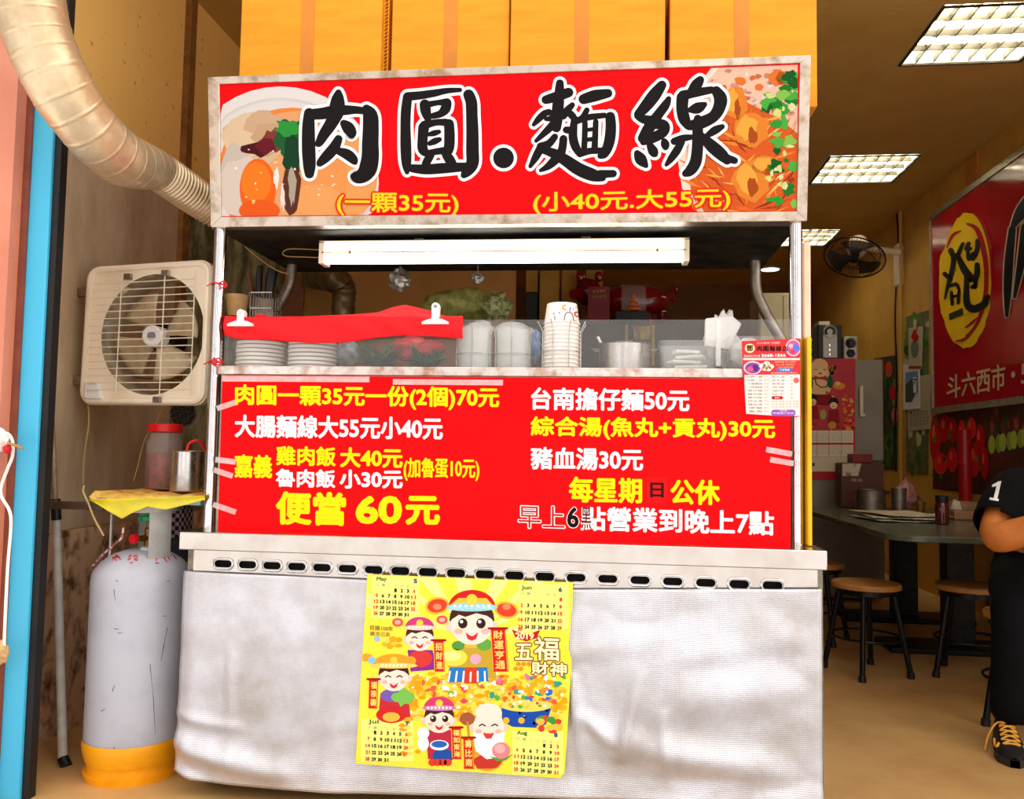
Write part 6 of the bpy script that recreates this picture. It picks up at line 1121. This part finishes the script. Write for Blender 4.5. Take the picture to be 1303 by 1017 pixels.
def f3(p):
    for i, (x, y, rx, ry) in enumerate([(1190, 560, 7, 30), (1202, 545, 8, 18), (1197, 590, 9, 14), (1212, 585, 7, 16), (1212, 548, 6, 16), (1224, 560, 6, 26), (1240, 585, 7, 22), (1247, 560, 6, 20), (1236, 545, 6, 14), (1230, 600, 6, 18), (1253, 590, 5, 20)]):
        p.ell(x, y, rx, ry, ['#d01c18', '#b81414', '#e02c20'][i % 3], 1+i*.05); p.ell(x-2, y-ry*.3, rx*.3, ry*.35, '#ee5c44', 2)
    for i in range(8): p.ell(1262+i*7+(i % 2)*2, 566-i*1.5, 4.5, 12, ['#a8b848', '#8ca03c'][i % 2], 2.2+i*.05)
    for i in range(26): p.blob(rn.uniform(1256, 1310), rn.uniform(522, 550), 2.5, 9, rn.choice(['#8c5048', '#6c3c30', '#3c4c24', '#5c2c28']), 1.2+i*.03, rn, .3, 8)
    for i in range(14): p.blob(rn.uniform(1188, 1250), rn.uniform(535, 615), 2, 4, rn.choice(['#2c5c20', '#487c30']), 2.3, rn, .4, 8)
poster('vegetable_poster', 'long vegetable poster with red tomatoes and peppers under the red sign', XR-.004, [(1187, 529), (1330, 500), (1330, 640), (1187, 622)], '#5c2c1c', f3, bcol='#381c10')
def f4(p):
    for k in range(5):
        for j in range(6): p.text(str(k*6+j+1), ((1158+j*4.1, 524-j*.4+k*4), (1160.5+j*4.1, 524-j*.4+k*4), 2.6), '#50443c', 1)
poster('hanging_calendar', 'pale calendar with date rows below the photo calendar on the wall', XR-.012, [(1154, 482), (1184, 476), (1184, 546), (1155, 549)], '#b8ac90', f4, 'calendar')
def f5(p): p.poly([(1152, 474), (1168, 472), (1168, 500), (1152, 508)], '#6c8cb8', 1); p.poly([(1152, 490), (1160, 482), (1166, 498), (1160, 512), (1152, 512)], '#3c4c48', 1.5); p.rect(1162, 480, 1166, 500, '#f0ece0', 2); p.text('7', ((1162.5, 482), (1165.5, 482), 8), '#2c2c30', 2.5, bold=.3)
poster('photo_calendar', 'small white calendar page with a mountain photo and a 7', XR-.018, [(1149, 464), (1170, 466), (1171, 520), (1149, 522)], '#e0dcd4', f5, 'calendar')
def f6(p): p.ell(1164, 444, 5, 12, '#6c7c70', 1); p.blob(1164, 428, 4, 8, '#b81c28', 2, rn, .3); p.stroke([(1168, 412, .6), (1165, 424, .8)], '#b81c28', 2.2); p.rect(1156, 466, 1172, 469, '#8c3424', 2)
poster('scroll_picture', 'narrow pale hanging picture with a red bow above the photo calendar', XR-.020, [(1156, 418), (1174, 415), (1173, 470), (1156, 470)], '#c0b498', f6, 'picture')
for nm, lab, pxs, r_, c_ in (('conduit', 'yellow painted conduit running down the right wall', [(1146, 268), (1146, 615)], .014, mat('yellow_conduit', '#c89a44', .6)), ('power_cable', 'black cable drooping down the right wall beside the conduit', [(1140, 262), (1143, 310), (1139, 400), (1141, 480), (1138, 560), (1140, 600)], .007, BLACK)):
    q = [atx(a_, b_, XR-.025) for a_, b_ in pxs]; tag(MB().tube(smoothpts(q, 6) if len(q) > 2 else q, r_, 10).build(nm, c_, at=q[0]), lab, 'cable')
# wall fan
wf = thing('wall_fan', 'oscillating wall fan with black cage and cream motor on the right wall', 'fan', atx(1147, 338, XR)); bq = atx(1147, 338, XR)
MB().box((XR-.045, bq.y-.06, atx(1147, 364, XR).z), (XR-.001, bq.y+.06, atx(1147, 311, XR).z)).build('wall_plate', CREAM, wf, bevel=.012)
hc = aty(1087, 328, 6.62); nn = V((-.33, -.42, -.85)).normalized(); mc = hc-nn*.13
q0 = atx(1143, 321, XR-.04)
MB().tube([q0, V((q0.x-.14, q0.y-.05, q0.z+.005)), mc+V((.02, .02, 0))], [.03, .026, .03], 14).build('arm', CREAM, wf)
e1 = nn.cross(V((0, 0, 1))).normalized(); e2 = nn.cross(e1)
MB().tube([hc-nn*.04, hc-nn*.08, mc-nn*.02, mc-nn*.06], [.055, .075, .075, .055], 22).build('motor', CREAM, wf)
def cp_(r_, a_, h): return hc+e1*(r_*math.cos(a_))+e2*(r_*math.sin(a_))+nn*h
R_ = .225
m = MB()
for k in range(44):
    a_ = 2*pi*k/44; m.tube([cp_(.04, a_, .055), cp_(R_*.75, a_, .05), cp_(R_, a_, .0), cp_(R_*.8, a_, -.045), cp_(.06, a_, -.055)], .0014, 4, False)
m.build('cage_wires', LEGB, wf)
for r_, h in ((R_, 0), (R_*.75, .05), (.04, .056), (R_*.8, -.046)): MB().tube([cp_(r_, 2*pi*k/40, h) for k in range(41)], .006 if r_ == R_ else .003, 8).build('cage_ring', LEGB, wf)
m = MB().tube([hc-nn*.03, hc+nn*.03], [.035, .03], 16)
m.build('hub', BLACK, wf)
for k in range(3):
    m = MB(); m.grid(lambda u, v: cp_(.03+.165*v, k*2*pi/3+(u-.5)*(.9+.5*v), .03*(u-.5)), 8, 6); m.build('blade', mat('smoke_blade', '#3c3a30', .2, alpha=.75, noise=(9, .4, .7), col2='#2c2a22'), wf, solid=.002)
# ------------------------------------------------------------------ seated person
SKIN = mat('skin', '#d07a38', .5, noise=(14, .35, .7), col2='#bc6828', sub=.1)
def skin(name, chains, M_, parent, lev=2):
    """chains: lists of (x, y, z, r); identical first points join chains"""
    vs_, es, rs, idx = [], [], [], {}
    for ch in chains:
        prev = None
        for x, y, z, r_ in ch:
            ky = (round(x, 4), round(y, 4), round(z, 4))
            if ky not in idx: idx[ky] = len(vs_); vs_.append(V((x, y, z))-V(rootof(parent).location)); rs.append(r_*1.12)
            if prev is not None: es.append((prev, idx[ky]))
            prev = idx[ky]
    me = bpy.data.meshes.new(name); me.from_pydata(vs_, es, []); o = bpy.data.objects.new(name, me); COL.objects.link(o); o.parent = parent
    md = o.modifiers.new('skin', 'SKIN'); md.use_smooth_shade = True; md.branch_smoothing = .6
    for i, r_ in enumerate(rs): me.skin_vertices[0].data[i].radius = (r_, r_); me.skin_vertices[0].data[i].use_root = i == 0
    sb = o.modifiers.new('sub', 'SUBSURF'); sb.levels = sb.render_levels = lev
    bpy.context.view_layer.update(); ev = o.evaluated_get(bpy.context.evaluated_depsgraph_get()); m2 = bpy.data.meshes.new_from_object(ev)
    o.modifiers.clear(); o.data = m2; m2.materials.clear(); m2.materials.append(M_); m2.shade_smooth(); return o
pe = thing('person', 'person in black shirt marked 1 and black trousers seated at the right edge, arm bent', 'person', (1.64, 3.27, 0))
PL, SP, CH, NK = (1.64, 3.27, .595, .12), (1.63, 3.22, .70, .125), (1.63, 3.11, .87, .13), (1.63, 3.06, 1.0, .058)
SR, ER, WR = (1.495, 3.03, .925, .066), (1.322, 2.86, .716, .058), (1.42, 2.76, .775, .034)
SL, EL, WL = (1.78, 3.06, .93, .066), (1.86, 2.90, .72, .048), (1.70, 2.74, .79, .034)
def hand(w, d, up, sgn):
    w = V(w[:3]); d = V(d).normalized(); up = V(up); sd = d.cross(up).normalized(); pm = w+d*.055; ch = []
    for k in range(4):
        b_ = pm+sd*(.026-.0175*k)+d*.03; L_ = (.062, .072, .067, .052)[k]; q = b_+d*L_*.5+up*.004; e = q+d*L_*.42-up*.018
        ch.append([(*pm, .03), (*b_, .0105), (*q, .009), (*e, .0075)])
    t0 = w+d*.03+sd*.03*sgn; ch.append([(*pm, .03), (*t0, .012), (*(t0+d*.03+sd*.022*sgn-up*.008), .0095), (*(t0+d*.058+sd*.026*sgn-up*.016), .008)])
    return [[(*w, .03), (*pm, .03)]]+ch
body = [[PL, SP, CH, NK, (1.628, 3.045, 1.07, .056), (1.625, 3.02, 1.13, .082), (1.625, 3.02, 1.20, .095), (1.625, 3.03, 1.265, .07)],
        [CH, SR, ((SR[0]+ER[0])/2-.004, (SR[1]+ER[1])/2, (SR[2]+ER[2])/2, .058), ER, ((ER[0]+WR[0])/2+.01, (ER[1]+WR[1])/2, (ER[2]+WR[2])/2+.003, .049), (1.50, 2.71, .81, .036)], [CH, SL, (1.83, 2.98, .82, .056), EL, (1.78, 2.81, .76, .044), WL],
        [PL, (1.555, 3.20, .555, .085), (1.41, 2.88, .475, .066), (1.395, 2.885, .27, .047), (1.382, 2.895, .10, .036)], [PL, (1.72, 3.20, .555, .085), (1.76, 2.87, .475, .066), (1.76, 2.88, .27, .047), (1.76, 2.885, .10, .04)]]
body += hand((1.50, 2.71, .81), (.8, -.3, .35), (-.3, -.2, .9), 1)+hand(WL[:3], (-.75, -.35, .3), (.3, -.2, .9), -1)
skin('body', body, SKIN, pe)
h = MB().ball((1.625, 3.04, 1.225), (.098, .105, .10), 22, 14, .1, 3); 
for v_ in h.v:
    if v_.y < 3.0 and v_.z < 1.25: v_.y = 3.0
h.build('hair', mat('black_hair', '#100d0c', .5, noise=(60, .4, .7), col2='#1c1815'), pe)
f_ = MB().ball((1.625, 2.925, 1.165), (.012, .018, .02), 10, 8).ball((1.53, 3.02, 1.17), (.012, .02, .03), 10, 8).ball((1.72, 3.02, 1.17), (.012, .02, .03), 10, 8).build('nose_and_ears', SKIN, pe)
e_ = MB()
for x in (1.59, 1.66): e_.ball((x, 2.938, 1.19), (.012, .006, .007), 10, 8)
e_.build('eyes', mat('eye_dark', '#1c1410', .2), pe); MB().ball((1.625, 2.932, 1.128), (.022, .006, .006), 12, 8).build('mouth', mat('lips', '#a85444', .4), pe)
SHIRT = mat('black_cotton', '#070708', .85, noise=(50, .4, .7), col2='#0b0b0d', spec=.15, bump=('noise', 14, .3, .01))
bod = [c for c in pe.children if c.name.startswith('body')][0]
def segd(p, a, b):
    a, b = V(a[:3]), V(b[:3]); d = b-a; t = max(0, min(1, (p-a).dot(d)/d.dot(d))); return (p-a-d*t).length, t
SEG = [('torso', PL, SP), ('torso', SP, CH), ('neck', CH, NK), ('head', NK, (1.625, 3.02, 1.2)), ('sh', CH, SR), ('sh', CH, SL), ('ua', SR, ER), ('ua', SL, EL), ('fa', ER, (1.5, 2.71, .81)), ('fa', EL, WL), ('hip', PL, (1.555, 3.2, .555)), ('hip', PL, (1.72, 3.2, .555)), ('th', (1.555, 3.2, .555), (1.41, 2.88, .475)), ('th', (1.72, 3.2, .555), (1.76, 2.87, .475)), ('sn', (1.41, 2.88, .475), (1.375, 2.895, .10)), ('sn', (1.76, 2.87, .475), (1.76, 2.885, .10))]
BW = V(pe.location)
cls = []
for v_ in bod.data.vertices:
    p = v_.co+BW; best = min(((segd(p, a_, b_)[0]-.02*(nm_ in ('ua', 'fa')), nm_, segd(p, a_, b_)[1]) for nm_, a_, b_ in SEG), key=lambda q: q[0]); cls.append((best[1], best[2]))
def garment(name, ok, off, M_):
    keep = {i: ok(c, t) for i, (c, t) in enumerate(cls)}; fs_ = [tuple(q.vertices) for q in bod.data.polygons if all(keep[i] for i in q.vertices)]
    used = sorted({i for f in fs_ for i in f}); ix = {i: k for k, i in enumerate(used)}; vs_ = []
    for i in used:
        v_ = bod.data.vertices[i]; c, t = cls[i]; q = v_.co+BW; vs_.append(v_.co+v_.normal*(off(c, t)+.006*NZ.noise(q*14)))
    me = bpy.data.meshes.new(name); me.from_pydata([tuple(q) for q in vs_], [], [tuple(ix[i] for i in f) for f in fs_]); me.materials.append(M_); me.shade_smooth()
    o = bpy.data.objects.new(name, me); COL.objects.link(o); o.parent = pe; md = o.modifiers.new('s', 'SOLIDIFY'); md.thickness = .004; md.offset = 1; return o
shirt = garment('shirt', lambda c, t: c in ('torso', 'sh') or (c == 'neck' and t < .75) or (c == 'ua' and t < .80), lambda c, t: .016 if c in ('torso', 'neck') else .014 if c == 'sh' else .013+.016*t, SHIRT)
garment('trousers', lambda c, t: c in ('hip', 'th') or (c == 'sn' and t < .96) or (c == 'torso' and t < .25), lambda c, t: .012 if c != 'sn' else .012+.010*t, mat('black_trousers', '#070708', .8, noise=(50, .4, .7), col2='#0b0b0d', spec=.15))
# shoes
SHOE = mat('black_shoe', '#121114', .5, noise=(30, .4, .7), col2='#1c1b1e'); LACE = mat('yellow_lace', '#f0a838', .6, noise=(60, .4, .7), col2='#d89028')
def shoe(hx_, hy_, tx, ty):
    hp, tpp = V((hx_, hy_, 0)), V((tx, ty, 0)); d = (tpp-hp); L_ = d.length; d.normalize(); sd = V((-d.y, d.x, 0)); m = MB()
    def f(u, v):
        w = interp([0, .1, .35, .65, .85, 1], [.012, .034, .036, .046, .042, .012], u); tz = interp([0, .1, .3, .5, .75, 1], [.07, .11, .105, .085, .06, .03], u); a_ = pi*v
        return hp+d*(L_*u)+sd*(w*math.cos(a_))+V((0, 0, .022+(tz-.022)*math.sin(a_)**.8))
    m.grid(f, 20, 14); sh = m.build('shoe', SHOE, pe); m = MB()
    def g(u, v):
        w = interp([0, .1, .35, .65, .85, 1], [.014, .036, .038, .049, .045, .014], u); return hp+d*(L_*u*1.02-.003)+sd*(w*(1-2*v))
    for zz in (0, .024):
        m.grid(lambda u, v: g(u, v)+V((0, 0, zz)), 20, 2)
    b0 = len(m.v)//2
    for v_ in (0, 1):
        m.grid(lambda u, q: g(u, v_)+V((0, 0, .024*q)), 20, 1)
    m.build('sole', mat('shoe_sole', '#2c2926', .6), sh)
    m = MB()
    def top_(u, s_):
        w = interp([0, .1, .35, .65, .85, 1], [.012, .034, .036, .046, .042, .012], u); tz = interp([0, .1, .3, .5, .75, 1], [.07, .11, .105, .085, .06, .03], u); a_ = math.acos(max(-1, min(1, s_))); return hp+d*(L_*u)+sd*(w*s_)+V((0, 0, .022+(tz-.022)*math.sin(a_)**.8+.003))
    for k in range(4):
        u = .42+.09*k
        for s_ in (-1, 1): m.tube([top_(u+.08*t, .6*s_*(1-2*t)) for t in [i/8 for i in range(9)]], .003, 6)
    m.tube([top_(.78, .5-i/8) for i in range(9)], .003, 6); m.tube([top_(.40, .6), top_(.40, 0)+V((0, 0, .006)), top_(.40, -.6)], .004, 6)
    m.tube(smoothpts([top_(.42, 0)+V((0, 0, .004)), top_(.40, -.6)+V((0, 0, .008))-sd*.008, top_(.44, -.95)-sd*.02, top_(.5, -1)-sd*.03+V((0, 0, -.02))], 5), .003, 6)
    m.tube(smoothpts([top_(.55, .93)+sd*.004, top_(.68, .97)+sd*.002, top_(.76, .9)+sd*.003, top_(.72, .8)], 5), .004, 6); m.tube(smoothpts([top_(.55, -.93)-sd*.004, top_(.68, -.97)-sd*.002, top_(.76, -.9)-sd*.003, top_(.72, -.8)], 5), .004, 6)
    m.build('laces', LACE, sh)
shoe(1.388, 2.965, 1.315, 2.715); shoe(1.77, 2.955, 1.79, 2.68)
pe.location.x += .01; pe.location.y += .22; bpy.context.view_layer.update()
# numeral on the sleeve
from mathutils.bvhtree import BVHTree
loc = V(pe.location); sm = bpy.data.meshes.new_from_object(shirt.evaluated_get(bpy.context.evaluated_depsgraph_get())); bv = BVHTree.FromPolygons([v_.co+loc for v_ in sm.vertices], [tuple(q.vertices) for q in sm.polygons])
m = MB()
def dig(u, v): return (1274.5-7.5*v+u, 613.5+23.5*v)
cells = [((-4.2, .0), (0, 4), 0), ]
def onshirt(x, y):
    d = ray(x, y).normalized(); hit = bv.ray_cast(CAM, d); return (hit[0] if hit[0] else CAM+d*3.2)-d*.003
def quadp(pts):
    n1 = 6; (a_, b_, c_, d_) = pts
    m.grid(lambda u, v: onshirt((a_[0]*(1-u)+b_[0]*u)*(1-v)+(d_[0]*(1-u)+c_[0]*u)*v, (a_[1]*(1-u)+b_[1]*u)*(1-v)+(d_[1]*(1-u)+c_[1]*u)*v), 4, n1)
quadp([(1269.5, 613), (1274.3, 612), (1269, 635), (1264, 634.5)]); quadp([(1262.5, 617), (1270, 613), (1269.5, 618.5), (1262, 620)]); quadp([(1259.5, 633), (1271, 635), (1270.5, 638), (1259, 636)])
m.build('numeral', mat('white_print', '#f4f0ea', .6), pe, smooth=True)
